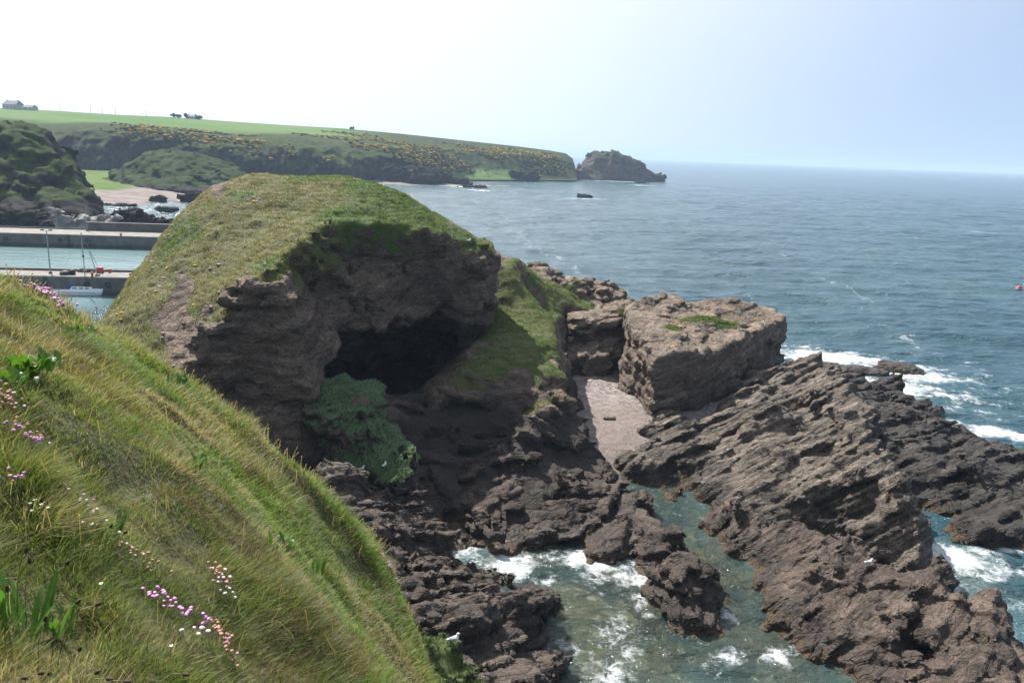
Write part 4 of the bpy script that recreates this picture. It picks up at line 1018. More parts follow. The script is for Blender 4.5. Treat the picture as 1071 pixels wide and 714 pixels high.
OP_, oa, ou, ow, oL = pier('pier', 'long grey concrete outer pier across the harbour with a parapet', at_level(0, 257, 0), at_level(165, 261.5, 0), 13.0, 3.3, 60, 14, 9.5)
pa = at_level(85, 241.8, 3.4); k = (Vector(pa[:2]) - oa).dot(ou)
Shape().box(((k + oL) / 2, 12.1, 4.45), (oL - k, 1.3, 2.2)).box(((k + oL) / 2, 12.1, 5.58), (oL - k + .2, 1.5, .14)).build('parapet', M['concrete'], OP_)
IP_, ia, iu, iw, iL = pier('pier', 'nearer inner pier of rough grey stone with the yacht alongside', at_level(60, 308.2, 0), at_level(124, 309.4, 0), 7.0, 3.3, 40, 40, 7.0)
for root_, dep, spots_ in ((OP_, .0, (.22, .45, .68)), (IP_, .0, (.42, .60, .78))):
    Lr = oL if root_ is OP_ else iL
    for q_ in spots_:
        s = Shape()
        for dx_ in (-.25, .25): s.tube([(Lr * q_ + dx_, -.02, -.5), (Lr * q_ + dx_, -.02, 3.5)], .05, 6)
        for k_ in range(12): s.tube([(Lr * q_ - .25, -.02, -.3 + .3 * k_), (Lr * q_ + .25, -.02, -.3 + .3 * k_)], .035, 5)
        s.build('ladder', M['dark'], root_)
    for q_ in (.36, .5, .54, .66, .72):
        Shape().tube([(Lr * q_ + .42 * math.cos(a_ * math.pi / 5), -.02, 2.0 + .42 * math.sin(a_ * math.pi / 5)) for a_ in range(11)], .13, 6).build('tyre_fender', M['dark'], root_)
def on_inner(px, depth, z=3.4):
    r = ray(px, 290)
    for t in np.linspace(0, iL, 1500):
        p = ia + iu * t + iw * depth
        if abs(p.x / p.y - r[0] / r[1]) < 6e-4: return (p.x, p.y, z)
    return (ia.x, ia.y, z)
# lamp posts
def lamp(loc, hgt, label, twin=True):
    r = empty('lamp_post', loc, math.atan2(iu.y, iu.x), label=label, cat='lamp post', group='harbour lamp posts')
    Shape().tube([(0, 0, 0), (0, 0, hgt * .5), (0, 0, hgt)], [.14, .11, .075]).build('pole', M['metal'], r)
    Shape().box((0, 0, .15), (.5, .5, .3)).build('base', M['concrete'], r)
    for sx in ((-1, 1) if twin else (1,)):
        Shape().tube([(0, 0, hgt - .15), (sx * .5, 0, hgt + .1)], .05).build('arm', M['metal'], r)
        Shape().box((sx * .72, 0, hgt + .12), (.62, .34, .22), taper=.7).build('lamp_head', M['dark'], r)
lamp(on_inner(53.5, 3.0), 7.9, 'tall thin lamp post with two lamp heads on the inner pier')
q = at_level(83, 243.0, 3.4)
lamp((q[0], q[1] + 4, 3.4), 6.3, 'pale lamp post with one lamp head on the outer pier by the parapet end', False)
# quay clutter
p = on_inner(93, 5.4)
r = empty('creel_stack', p, .05, label='brown heap of creels and netting on the inner pier beside the red bin', cat='fishing gear')
rg = random.Random(3); s = Shape()
for i in range(13):
    s.box((-1.6 + i * .33 + rg.uniform(-.1, .1), rg.uniform(-.35, .35), .22 + (i % 2) * .26), (.62, .45, .34), rg.uniform(-.4, .4), .8)
s.build('creels', M['net'], r)
h_ = Shape().lathe([(1.1, 0), (1.05, .25), (.7, .5), (.2, .62), (.05, .64)], (-.3, .5, 0)); h_.build('netting', M['net'], r, True)
def bin_(loc, label, sz, mat):
    r = empty('bin', loc, .05, label=label, cat='bin')
    Shape().box((0, 0, sz[2] / 2), sz, 0, .92).build('body', M[mat], r)
    Shape().box((0, 0, sz[2] + .05), (sz[0] * 1.05, sz[1] * 1.05, .1)).build('lid', M[mat], r)
bin_(on_inner(105.5, 5.2), 'square red bin on the inner pier at the end of the creel heap', (.95, .95, .95), 'red')
r = empty('tarpaulin_bundle', on_inner(71.5, 2.2), .1, label='black tarpaulin bundle lying on the inner pier', cat='bundle')
s = Shape().lathe([(.9, 0), (1.0, .3), (.75, .62), (.3, .78), (.05, .8)], (-.4, 0, 0)).lathe([(.55, 0), (.62, .45), (.45, .85), (.1, .98)], (.75, .1, 0)); s.build('cover', M['dark'], r, True)
def bollard(loc, label, mat):
    r = empty('bollard', loc, 0, label=label, cat='bollard', group='red posts on the piers')
    Shape().lathe([(.20, 0), (.20, .42), (.17, .5)]).build('post', M[mat], r, True)
    Shape().lathe([(.2, .5), (.3, .55), (.3, .68), (.12, .78)]).build('cap', M[mat], r, True)
bollard(on_inner(97, .8), 'short red post at the edge of the inner pier, above the yacht bow', 'red')
bollard(on_inner(137, .8), 'short red post at the edge of the inner pier, near the headland slope', 'red')
bollard(on_inner(115.5, 5.4), 'orange-capped post at the back edge of the inner pier, right of the red bin', 'orange')
q = at_level(126.5, 246.5, 3.4); bollard((q[0], q[1], 3.4), 'red post standing out on the deck of the outer pier', 'red')
# leaning derrick pole
p = on_inner(102.5, 1.6); top = at_dist(93, 261.5, p[1] + 1.5)
r = empty('derrick', p, 0, label='thin grey derrick pole leaning left on the inner pier behind the yacht', cat='derrick')
Shape().tube([(0, 0, 0), (top[0] - p[0], top[1] - p[1], top[2] - p[2])], [.09, .06]).build('boom', M['metal'], r)
Shape().box((0, 0, .12), (.7, .7, .24)).build('base', M['dark'], r)
Shape().tube([(top[0] - p[0], top[1] - p[1], top[2] - p[2]), (.9, .3, 0)], .025, 5).build('stay', M['dark'], r)

# ---- yacht
yc = at_level(85.5, 308.0, 0.0)
ya = empty('yacht', (yc[0], yc[1], 0), math.atan2(iu.y, iu.x) - .02, label='white sailing yacht with a blue sail cover moored at the inner pier', cat='yacht')
ya.scale = (1.15, 1.15, 1.08)
ns, nr = 26, 9
Hv = []
for i in range(ns):
    t = i / (ns - 1); X = -4.1 + 8.2 * t
    half = 1.32 * (1 - max(0, (t - .42) / .58) ** 2.1) * (0.80 + .2 * min(1, t / .35))
    half = max(half, .03); sheer = .92 + .30 * max(0, (t - .4) / .6) ** 1.6; rake = .55 * max(0, (t - .8) / .2)
    keel = -.35 + .35 * max(0, (t - .75) / .25) ** 2
    for j in range(nr):
        a = -math.pi / 2 + math.pi * j / (nr - 1); c_, s_ = math.sin(a), math.cos(a)
        zz = sheer - (sheer - keel) * (s_ ** .55)
        Hv.append((X + rake * (zz / sheer) * .8 - (.25 * (1 - zz) if i == 0 else 0), half * math.copysign(abs(c_) ** .75, c_), zz))
hs_ = Shape(); fa = [tuple(q) for q in grid_faces(ns, nr)]
fa += [tuple(i * nr for i in range(ns))[::-1] + tuple(i * nr + nr - 1 for i in range(ns)), tuple(range(nr))]
hs_.add(Hv, fa); hull = hs_.build('hull', M['white'], ya, True)
Shape().box((0.1, -1.33, .62), (5.2, .03, .07)).build('stripe', M['blue'], hull)
cb = Shape().box((.35, 0, 1.20), (3.6, 1.55, .52), 0, .82).box((2.5, 0, 1.16), (1.1, 1.0, .30), 0, .7); cab = cb.build('cabin', M['white'], ya)
for sy in (-1, 1):
    for xx in (-.7, .3, 1.2): Shape().box((xx, sy * .735, 1.2), (.62, .06, .17)).build('window', M['glass'], cab)
sh = Shape().tube([(-2.05, 0, 1.05), (-1.75, 0, 1.4), (-1.25, 0, 1.5), (-.85, 0, 1.36)], [.5, .62, .6, .52], 10); sh.build('spray_hood', M['blue'], ya, True)
mast = Shape().tube([(.75, 0, 1.1), (.75, 0, 10.6)], [.085, .06]).build('mast', M['metal'], ya)
for zz in (4.6, 7.6): Shape().tube([(.75, -.62, zz), (.75, .62, zz)], .03, 6).build('spreader', M['metal'], mast)
Shape().lathe([(.14, 0), (.2, .15), (.05, .4)], (.75, 0, 6.4)).build('radar_reflector', M['dark'], mast)
Shape().tube([(.7, 0, 2.25), (-2.6, 0, 2.1)], .06).build('boom', M['metal'], ya)
Shape().tube([(.62, 0, 2.85), (.2, 0, 2.5), (-1.2, 0, 2.38), (-2.5, 0, 2.22)], [.14, .36, .34, .16], 8).build('sail_cover', M['blue'], ya, True)
rgz = Shape()
for a, b in [((.75, 0, 10.5), (4.25, 0, 1.3)), ((.75, 0, 10.5), (-4.0, 0, 1.0)), ((.75, 0, 9.9), (.55, 1.3, 1.0)), ((.75, 0, 9.9), (.55, -1.3, 1.0))]: rgz.tube([a, b], .014, 5)
rgz.build('rigging', M['metal'], ya)
Shape().tube([(4.15, -.35, 1.2), (4.3, -.3, 1.85), (4.5, 0, 1.9), (4.3, .3, 1.85), (4.15, .35, 1.2)], .025, 6).build('bow_rail', M['metal'], ya)
Shape().tube([(-4.0, -1.0, .95), (-4.05, -.95, 1.55), (-4.1, .95, 1.55), (-4.0, 1.0, .95)], .025, 6).build('stern_rail', M['metal'], ya)

# ---- farm on the skyline
def on_far(px, back=0):
    sy, ds = [float(np.interp(px, cols[:, 0], cols[:, k])) for k in (1, 2)]
    p = at_dist(px, sy, ds - 12 + back); return p
M['slate'] = plain('slate roof', (0.17, 0.17, 0.185), .8); M['render'] = plain('grey harling', (0.46, 0.44, 0.41), .9)
def house(p, L_, W_, h, rf, label, name='farmhouse', wins=3, chim=True, rz=-.35):
    r = empty(name, (p[0], p[1], p[2] - 1.0), rz, label=label, cat='farm building')
    Shape().box((0, 0, h / 2), (L_, W_, h)).build('wall', M['render'], r)
    x, y = L_ / 2 + .3, W_ / 2 + .3
    rs = Shape().add([(-x, -y, h), (x, -y, h), (x, y, h), (-x, y, h), (-x + W_ * .12, 0, h + rf), (x - W_ * .12, 0, h + rf)], [(0, 1, 5, 4), (2, 3, 4, 5), (1, 2, 5), (3, 0, 4), (3, 2, 1, 0)])
    ro = rs.build('roof', M['slate'], r)
    if chim:
        for sx in (-1, 1): Shape().box((sx * L_ * .38, 0, h + rf), (.9, .8, 1.5)).build('chimney', M['render'], ro)
    for i in range(wins):
        Shape().box((-L_ / 2 + L_ * (i + .5) / wins, -W_ / 2 - .02, h * .55), (1.2, .12, 1.4)).build('window', M['glass'], r)
house(on_far(14), 21, 9, 5.2, 4.2, 'grey two-storey farmhouse alone on the left skyline', wins=4)
house(on_far(32, -4), 14, 7, 3.2, 2.6, 'low grey farm shed joined to the right of the skyline farmhouse', 'farm_shed', wins=2, chim=False)
house(on_far(201, 6), 12, 6, 3.0, 2.4, 'small white cottage beside the trees on the far skyline', 'cottage', wins=2)
def pole(px, hgt, label):
    p = on_far(px, 0)
    r = empty('telegraph_pole', (p[0], p[1], p[2] - .8), .3, label=label, cat='telegraph pole', group='telegraph poles along the far skyline')
    Shape().tube([(0, 0, 0), (0, 0, hgt)], [.22, .16], 6).build('post', M['net'], r)
    Shape().box((0, 0, hgt - .6), (2.2, .16, .18)).build('crossarm', M['net'], r)
for px, hg, lb in [(63, 8.5, 'thin telegraph pole on the skyline, first to the right of the farmhouse'), (95, 7, 'faint telegraph pole on the skyline, second from the farmhouse'), (107, 7, 'faint telegraph pole on the skyline, third from the farmhouse'), (121, 7, 'faint telegraph pole on the skyline, fourth from the farmhouse'), (153, 7, 'faint telegraph pole on the skyline, just left of the skyline trees')]:
    pole(px, hg, lb)
def far_tree(px, hgt, wid, label, seed):
    hgt *= .75; wid *= .8
    p = on_far(px, 4); rgn = np.random.default_rng(seed)
    r = empty('tree', (p[0], p[1], p[2] - .8), 0, label=label, cat='tree', group='trees on the far skyline')
    Shape().tube([(0, 0, 0), (.2, 0, hgt * .4), (0, .1, hgt * .8)], [.35, .22, .08], 6).build('trunk', M['net'], r)
    n = 46; u = rgn.normal(0, 1, (n, 3)); u /= np.linalg.norm(u, axis=1)[:, None]
    P_ = u * (rgn.random((n, 1)) ** .4) * (wid * .5, wid * .5, hgt * .36) + (0, 0, hgt * .62)
    link('crown', clumps(P_, np.full((n, 3), wid * .13) * (0.6 + .8 * rgn.random((n, 1))), np.tile([[0.035, 0.050, 0.018]], (n, 1)) * (.7 + .6 * rgn.random((n, 1))), 'crown', mat=M['bush']), r)
for px, hg, wd, lb, sd in [(181.5, 6.5, 8, 'bushy dark tree, leftmost of the skyline trees', 1), (187, 5.5, 7, 'low bushy tree, second from the left of the skyline trees', 2), (194.5, 8.0, 6, 'tallest of the small skyline trees, left of the cottage', 3), (208, 5.5, 9, 'broad bush right of the skyline cottage', 4), (368, 5, 7, 'small dark bush standing by itself farther right on the far skyline', 5)]:
    far_tree(px, hg, wd, lb, sd)
# ---- buoy
q = at_level(1066, 302, 0)
r = empty('buoy', q, 0, label='small round red marker buoy floating on the open sea at the right', cat='buoy')
Shape().lathe([(.15, -.5), (.55, -.3), (.75, .1), (.6, .5), (.25, .72), (.1, .75)]).build('float', M['red'], r, True)
Shape().lathe([(.77, 0.0), (.77, .14)]).build('band', M['white'], r)
Shape().tube([(0, 0, .7), (0, 0, 1.2)], .06).build('ring_post', M['dark'], r)
# ------------------------------------------------------------------ foreground grass and flowers
def slope_h(x, y): return hill_h(x, y) + hill_lumps(x, y)
def on_hill(px, py):
    r = np.array(ray(px, py)); ts = np.linspace(1.5, 18, 1400)
    P_ = r[None] * ts[:, None]; hh = slope_h(P_[:, 0], P_[:, 1]); below = np.nonzero(EYE + P_[:, 2] < hh)[0]
    i = below[0] if len(below) else int(np.argmin(EYE + P_[:, 2] - hh))
    return Vector((P_[i, 0], P_[i, 1], hh[i]))
rng = np.random.default_rng(11)

def sward(n, r0, r1, az0, az1, hmin, hmax, wid, seed, dens_pow=1.15, per=26, out=.30, sp=.055, dk=0.0):
    rng = np.random.default_rng(seed)
    rs = np.linspace(r0, r1, 400); pdf = rs * np.minimum(1, (3.6 / rs) ** dens_pow); cdf = np.cumsum(pdf); cdf /= cdf[-1]
    # tussock centres, then blades about them
    nt = n // per
    r = np.interp(rng.random(nt), cdf, rs); a = az0 + (az1 - az0) * rng.random(nt)
    tx, ty = r * np.sin(a), r * np.cos(a)
    th = 0.4 + 1.2 * rng.random(nt) ** 1.3; tcol = rng.random(nt); tlx, tly = rng.normal(0, .42, nt), rng.normal(0, .42, nt)
    k = rng.integers(0, nt, n)
    spread = sp * (0.7 + r[k] / 8)
    ox, oy = rng.normal(0, 1, n) * spread, rng.normal(0, 1, n) * spread
    x, y = tx[k] + ox, ty[k] + oy
    e = 0.06
    z = slope_h(x, y); gx = (slope_h(x + e, y) - z) / e; gy = (slope_h(x, y + e) - z) / e
    gl = np.sqrt(gx * gx + gy * gy) + 1e-6
    ddx, ddy = -gx / gl, -gy / gl                                   # downhill
    rr_ = np.hypot(x, y)
    zone = fbm(x * .55, y * .55, x * 0, 3, 220); zone2 = fbm(x * 1.3 + 7, y * 1.3, x * 0, 3, 221); lushz = fbm(x * .4 + 20, y * .4, x * 0, 2, 222)
    H = (hmin + (hmax - hmin) * rng.random(n)) * th[k] * np.clip(1 + 0.75 * zone2, .6, 2) * np.minimum(.52 + .033 * rr_, .85)
    H = np.clip(H, .035, .5)
    W = wid * (0.6 + .8 * rng.random(n)) * np.maximum(1, rr_ / 4.0)
    # start direction and droop
    dx = 0.9 * ox / spread * out + ddx * .12 + tlx[k] + rng.normal(0, .24, n) + .04
    dy = 0.9 * oy / spread * out + ddy * .12 + tly[k] + rng.normal(0, .24, n) - .02
    dz = np.ones(n) * .95
    l = np.sqrt(dx * dx + dy * dy + dz * dz); dx, dy, dz = dx / l, dy / l, dz / l
    bend = (0.15 + 0.85 * rng.random(n)) * .45
    bx, by, bz = ddx * bend + dx * bend * .4, ddy * bend + dy * bend * .4, -0.55 * bend
    sa = rng.random(n) * 6.283; sx, sy = np.cos(sa) * W / 2, np.sin(sa) * W / 2
    B = np.stack([x, y, z - .015], 1); Dv = np.stack([dx, dy, dz], 1) * H[:, None]; Bv = np.stack([bx, by, bz], 1) * H[:, None]; Sv = np.stack([sx, sy, sx * 0], 1)
    mid = B + Dv * .5 + Bv * .22; tip = B + Dv * .95 + Bv * .9
    V = np.stack([B - Sv, B + Sv, mid - Sv * .8, mid + Sv * .8, tip], 1).reshape(-1, 3)
    i = np.arange(n) * 5
    Q = np.stack([i, i + 1, i + 3, i + 2], 1); T = np.stack([i + 2, i + 3, i + 4], 1)
    green = np.array([0.145, 0.205, 0.042]); dark = np.array([0.065, 0.100, 0.022]); olive = np.array([0.225, 0.215, 0.050]); straw = np.array([0.40, 0.32, 0.17]); lush = np.array([0.155, 0.265, 0.036]); brown = np.array([0.15, 0.095, 0.050])
    u = rng.random(n) * .45 + tcol[k] * .55
    pz = np.clip(.42 + .75 * zone, 0, 1)
    C = np.where((u < pz * .62)[:, None], olive, green)
    C = np.where((u > 1 - .22 * np.clip(.7 + 1.3 * zone, .15, 1.6))[:, None], straw, C)
    C = np.where(((rng.random(n) < .18))[:, None], dark, C)
    zb = fbm(x * .9 + 40, y * .9, x * 0, 3, 224); C = np.where(((zb > .42) & (rng.random(n) < .6))[:, None], brown, C)
    zs_ = fbm(x * .8 + 80, y * .8, x * 0, 3, 225); C = np.where(((zs_ > .45) & (rng.random(n) < .55))[:, None], straw, C)
    C = np.where(((lushz > .33) & (rng.random(n) < .55))[:, None], lush, C)
    C = C * (0.75 + .5 * rng.random((n, 1)))
    if dk: C = np.where((tcol[k] < .5)[:, None], dark * 1.3, np.where((tcol[k] < .8)[:, None], olive, straw)) * (0.7 + .6 * rng.random((n, 1)))
    C = C * 1.04
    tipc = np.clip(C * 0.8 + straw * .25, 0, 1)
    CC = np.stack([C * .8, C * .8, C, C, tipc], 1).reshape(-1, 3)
    return V, Q, T, CC
AZ0, AZ1 = -0.68, 0.06
V, Q, T, CC = sward(430000, 1.9, 14.2, AZ0, AZ1, .045, .155, .0036, 1)
V2, Q2, T2_, C2 = sward(110000, 2.0, 14.0, AZ0, AZ1, .08, .19, .0034, 2, per=190, out=.62, sp=.06, dk=1)
Q = np.r_[Q, Q2 + len(V)]; T = np.r_[T, T2_ + len(V)]; V = np.r_[V, V2]; CC = np.r_[CC, C2]
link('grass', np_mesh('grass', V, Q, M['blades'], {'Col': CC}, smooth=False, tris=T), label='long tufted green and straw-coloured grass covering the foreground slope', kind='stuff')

# dry seeding stems, thickest along the brow
n = 380
px = np.concatenate([rng.uniform(0, 440, 300), rng.uniform(0, 430, 80)]); pts = []
for i, u in enumerate(px):
    ysky = np.interp(u, [p[0] for p in SKY], [p[1] for p in SKY])
    v = ysky + (rng.exponential(14) if i < 300 else rng.uniform(0, 1) ** .8 * (714 - ysky))
    if v < 716: pts.append(on_hill(u, min(v, 716)))
P_ = np.array([p[:] for p in pts]); n = len(P_)
H = rng.uniform(.12, .26, n); ln = rng.normal(0, .18, (n, 2)) + (.14, -.05)
tip = P_ + np.c_[ln[:, 0] * H * 1.6, ln[:, 1] * H * 1.6, H]; mid = (P_ + tip) / 2 + np.c_[-ln * H[:, None] * .25, H * .07]
dist = np.linalg.norm(P_[:, :2], axis=1); w = np.maximum(.0013, .00042 * dist)
sd = np.c_[w, w * .3, w * 0]
hd = tip + (tip - mid) * .28; hw = sd * 2.3; hm = (tip + hd) / 2
V = np.stack([P_ - sd, P_ + sd, mid - sd, mid + sd, tip - sd * .7, tip + sd * .7, hm - hw, hm + hw, hd], 1).reshape(-1, 3)
i = np.arange(n) * 9
Q = np.concatenate([np.stack([i, i + 1, i + 3, i + 2], 1), np.stack([i + 2, i + 3, i + 5, i + 4], 1), np.stack([i + 4, i + 5, i + 7, i + 6], 1)]); T = np.stack([i + 6, i + 7, i + 8], 1)
stem = np.array([.26, .21, .10]); head = np.array([[.26, .16, .075]]) * rng.uniform(.6, 1.5, (n, 1))
CC = np.repeat(stem[None, None], n, 0).repeat(9, 1).copy(); CC[:, 6:] = head[:, None]
link('seeding_grass', np_mesh('seeding_grass', V, Q, M['blades'], {'Col': CC.reshape(-1, 3)}, smooth=False, tris=T), label='dry brown seeding grass stems along the brow of the slope', kind='stuff')

# ---- broad leaved plants
M['leaf'] = None
def leaf_mat(name, a, b):
    m = Nodes(name); n_ = m.noise(30, 3); c_ = m.mix(m.ramp(n_, .35, .65), a, b)
    d = m.bsdf(c_, .45); t = m.n('ShaderNodeBsdfTranslucent'); m.put(t.inputs['Color'], m.mix(.5, c_, (.8, 1., .3), 'MULTIPLY'))
    mx = m.n('ShaderNodeMixShader'); mx.inputs[0].default_value = .4; m.put(mx.inputs[1], d); m.put(mx.inputs[2], t.outputs[0]); return m.finish(mx.outputs[0])
M['plantain'] = leaf_mat('plantain leaf', (0.070, 0.165, 0.024), (0.11, 0.22, 0.035))
M['dock'] = leaf_mat('young leaf', (0.075, 0.165, 0.022), (0.115, 0.21, 0.030))
M['stalk'] = plain('plant stalk', (0.17, 0.19, 0.07), .7); M['seedhead'] = plain('brown seed head', (0.055, 0.034, 0.022), .9, .4, 60)
M['pink'] = plain('thrift petals', (0.70, 0.30, 0.60), .7, .25, 90); M['palepink'] = plain('pale thrift petals', (0.80, 0.58, 0.64), .7, .15, 90)
M['faded'] = plain('faded thrift', (0.50, 0.26, 0.21), .8, .3, 90); M['calyx'] = plain('papery calyx', (0.36, 0.20, 0.13), .8); M['petal'] = plain('white petals', (0.80, 0.80, 0.76), .6, .05)
def leaf_mesh(L, W, droop, mat, fold=.25, seg=8):
    V, F = [], []
    for i in range(seg + 1):
        t = i / seg; w = W * .5 * (math.sin(math.pi * min(1, t * .92 + .06)) ** .8) * (1 if t < .98 else .1)
        y_, z_ = L * (t - droop * .35 * t * t), L * (.0 + .9 * t * (1 - droop * t * .75))
        for s_ in (-1, 0, 1): V.append((s_ * w, y_, z_ + abs(s_) * w * fold))
    for i in range(seg):
        for j in (0, 1): F.append((i * 3 + j, i * 3 + j + 1, i * 3 + j + 4, i * 3 + j + 3))
    me = bpy.data.meshes.new('leaf'); me.from_pydata(V, [], F); me.update(); me.polygons.foreach_set('use_smooth', [True] * len(F)); me.materials.append(M[mat]); return me
LEAVES = {k: [leaf_mesh(1.0, w, d, k) for w, d in sh] for k, sh in {'plantain': [(.095, .25), (.11, .5), (.085, .1)], 'dock': [(.28, .5), (.34, .8), (.25, .3)]}.items()}
def plant(name, px, py, n, L, kind, label, cat, group=None, up=1.0, spread=.05, seed=0):
    if kind == 'dock': n, L, spread = n * 2, L * .62, spread * 1.2
    p = on_hill(px, py); rg = random.Random(seed)
    r = empty(name, p, rg.uniform(0, 6), label=label, cat=cat, group=group)
    for i in range(n):
        o = bpy.data.objects.new('leaf', rg.choice(LEAVES[kind])); COL.objects.link(o); o.parent = r
        a = rg.uniform(0, 6.283); s = L * rg.uniform(.6, 1.15)
        o.location = (spread * math.cos(a) * rg.random(), spread * math.sin(a) * rg.random(), (.03 if kind == 'dock' else 0)); o.rotation_euler = (rg.uniform(-.15, .7) * (1.3 - up) + .1, 0, a); o.scale = (s, s * (1.15 - .5 * up), s)
    return r
plant('plantain', 22, 668, 26, .34, 'plantain', 'clump of long upright bright green plantain leaves in the lower left corner', 'plant', up=.95, spread=.16, seed=1)
plant('plantain', 66, 668, 9, .26, 'plantain', 'few thin plantain leaves just right of the lower left clump', 'plant', up=.9, spread=.07, seed=2)
plant('plantain', 117, 566, 6, .22, 'plantain', 'small tuft of broad plantain leaves above the pale flowers', 'plant', up=.9, spread=.05, seed=3)
plant('leafy_plant', 40, 392, 16, .28, 'dock', 'bright yellow-green leafy plant high on the left of the slope', 'plant', up=.5, spread=.15, seed=4)
plant('leafy_plant', 16, 408, 10, .24, 'dock', 'smaller leafy plant below and left of the bright yellow-green one', 'plant', up=.5, spread=.12, seed=14)
plant('leafy_plant', 193, 494, 14, .24, 'dock', 'dark green leafy plant in a hollow at the middle of the slope', 'plant', up=.5, spread=.16, seed=5)
plant('leafy_plant', 176, 404, 12, .24, 'dock', 'low leafy tuft near the brow of the slope', 'plant', up=.6, spread=.2, seed=6)
plant('leafy_plant', 88, 350, 8, .24, 'dock', 'tiny leafy tuft highest on the slope below the brow', 'plant', up=.6, spread=.15, seed=7)
plant('leafy_plant', 281, 575, 9, .22, 'dock', 'leafy tuft low on the right part of the slope', 'plant', up=.5, spread=.2, seed=8)
plant('leafy_plant', 318, 600, 8, .24, 'dock', 'leafy tuft nearest the cliff edge, low on the right', 'plant', up=.5, spread=.2, seed=9)
# seed heads of plantain on curved stalks
def seed_head(px, py, hgt, lean, k):
    hgt *= 1.45
    p = on_hill(px, py); p = on_hill(px, py + .85 * hgt * FPX / (p - Vector((0, 0, EYE))).length); rg = random.Random(k)
    r = empty('plantain_flower', p, 0, label='dark brown plantain seed head on a thin curved stalk in the foreground grass', cat='flower', group='plantain seed heads in the foreground')
    tip = (lean * .75 * hgt, -.1 * lean * hgt, hgt)
    Shape().tube([(0, 0, 0), (lean * .22 * hgt, 0, hgt * .6), (lean * .5 * hgt, 0, hgt * .9), tip], [.0022, .002, .0018, .0018], 5).build('stalk', M['stalk'], r, True)
    d = Vector((lean * .25 * hgt, -.02, hgt * (.22 - .12 * abs(lean)))).normalized()
    q = [Vector(tip) + d * s_ for s_ in (0, .008, .02, .032, .04)]
    Shape().tube(q, [.003, .0078, .0085, .006, .0015], 7).build('seed_head', M['seedhead'], r, True)
for k, (px, py, hg, ln) in enumerate([(18, 600, .26, .3), (28, 610, .25, .2), (45, 612, .28, .5), (6, 640, .2, .2), (52, 650, .23, .6), (58, 652, .24, .8), (40, 668, .18, .3), (108, 560, .14, .4), (112, 565, .15, .7), (14, 712, .12, .9), (52, 714, .09, .2), (74, 714, .16, .7), (76, 716, .12, 1.2), (92, 716, .11, 1.4), (158, 708, .10, 1.4), (2, 716, .10, .9), (70, 690, .13, .5)]):
    seed_head(px, py, hg, ln, k)

# ---- thrift
def pompon(mat):
    import bmesh
    bm = bmesh.new(); bmesh.ops.create_icosphere(bm, subdivisions=2, radius=1.0); rg = random.Random(4)
    for v in bm.verts: v.co *= 1 + .22 * (rg.random() - .5); v.co.z = v.co.z * .72 + .15
    me = bpy.data.meshes.new('flower_head'); bm.to_mesh(me); bm.free(); me.materials.append(M[mat]); return me
POM = {k: pompon(k) for k in ('pink', 'palepink', 'faded')}
CAL = Shape().lathe([(.25, -.75), (.7, -.35), (.75, -.1)], n=8).mesh('calyx', M['calyx'])
STEM = Shape().tube([(0, 0, 0), (.02, 0, .5), (0, 0, 1)], .012, 5).mesh('stem', M['stalk'])
CUSH = None
def thrift(pts, n, jit, label, kinds, R=.0105, hgt=.07, seed=0, name='thrift_clump'):
    rg = random.Random(seed); ps = [on_hill(*p) for p in pts]; base = ps[len(ps) // 2]
    root = empty(name, base, 0, label=label, cat='flower clump')
    for i in range(n):
        t = rg.random() * (len(ps) - 1); k = min(int(t), len(ps) - 2) if len(ps) > 1 else 0
        q = ps[k].lerp(ps[k + 1], t - k) if len(ps) > 1 else ps[0].copy()
        q = q + Vector((rg.gauss(0, jit * .6), rg.gauss(0, jit * .6), 0)); q.z = float(slope_h(np.array([q.x]), np.array([q.y]))[0])
        kd = rg.choices(list(kinds), list(kinds.values()))[0]; h_ = hgt * rg.uniform(.7, 1.3) * 1.5 + .03; s = R * rg.uniform(.75, 1.15)
        o = bpy.data.objects.new('flower_head', POM[kd]); COL.objects.link(o); o.parent = root; o.location = q - base + Vector((rg.gauss(0, .008), rg.gauss(0, .008), h_)); o.scale = (s, s, s); o.rotation_euler = (rg.uniform(-.4, .4), rg.uniform(-.4, .4), 0)
        c_ = bpy.data.objects.new('calyx', CAL); COL.objects.link(c_); c_.parent = o
        st = bpy.data.objects.new('stem', STEM); COL.objects.link(st); st.parent = o; L_ = (h_ + .03) / s; st.location = (0, 0, -L_); st.scale = (9, 9, L_)
    return root
thrift([(160, 645), (185, 664), (215, 676)], 34, .035, 'clump of bright pink thrift flowers low in the foreground', {'pink': 1}, seed=1, hgt=.09)
thrift([(190, 684), (222, 690)], 9, .02, 'few white-pink thrift heads just under the bright pink clump', {'palepink': 1}, seed=2, hgt=.08)
thrift([(0, 466), (22, 474), (46, 486)], 20, .025, 'pink thrift flowers at the left edge beside a faded cushion', {'pink': 1}, R=.0125, seed=3, hgt=.08)
thrift([(0, 420), (14, 440), (40, 474)], 46, .05, 'faded brown-pink thrift cushion at the left edge above the pink flowers', {'faded': .85, 'palepink': .15}, R=.012, seed=4, hgt=.05)
thrift([(5, 512), (22, 520)], 9, .03, 'small loose group of pink thrift below the left edge cushion', {'pink': .8, 'faded': .2}, seed=5, hgt=.06)
thrift([(32, 303), (52, 318), (74, 338)], 60, .10, 'spread of pale pink thrift just below the brow at the upper left', {'pink': .55, 'palepink': .45}, R=.021, seed=6, hgt=.10)
thrift([(80, 535), (95, 545), (105, 560)], 12, .05, 'sparse pale pink thrift heads between grass stems, centre left', {'pink': .5, 'palepink': .5}, R=.009, seed=7, hgt=.06)
thrift([(112, 570), (140, 590), (165, 610)], 26, .06, 'line of withered orange-pink thrift heads crossing the slope', {'faded': .8, 'palepink': .2}, R=.0085, seed=8, hgt=.05)
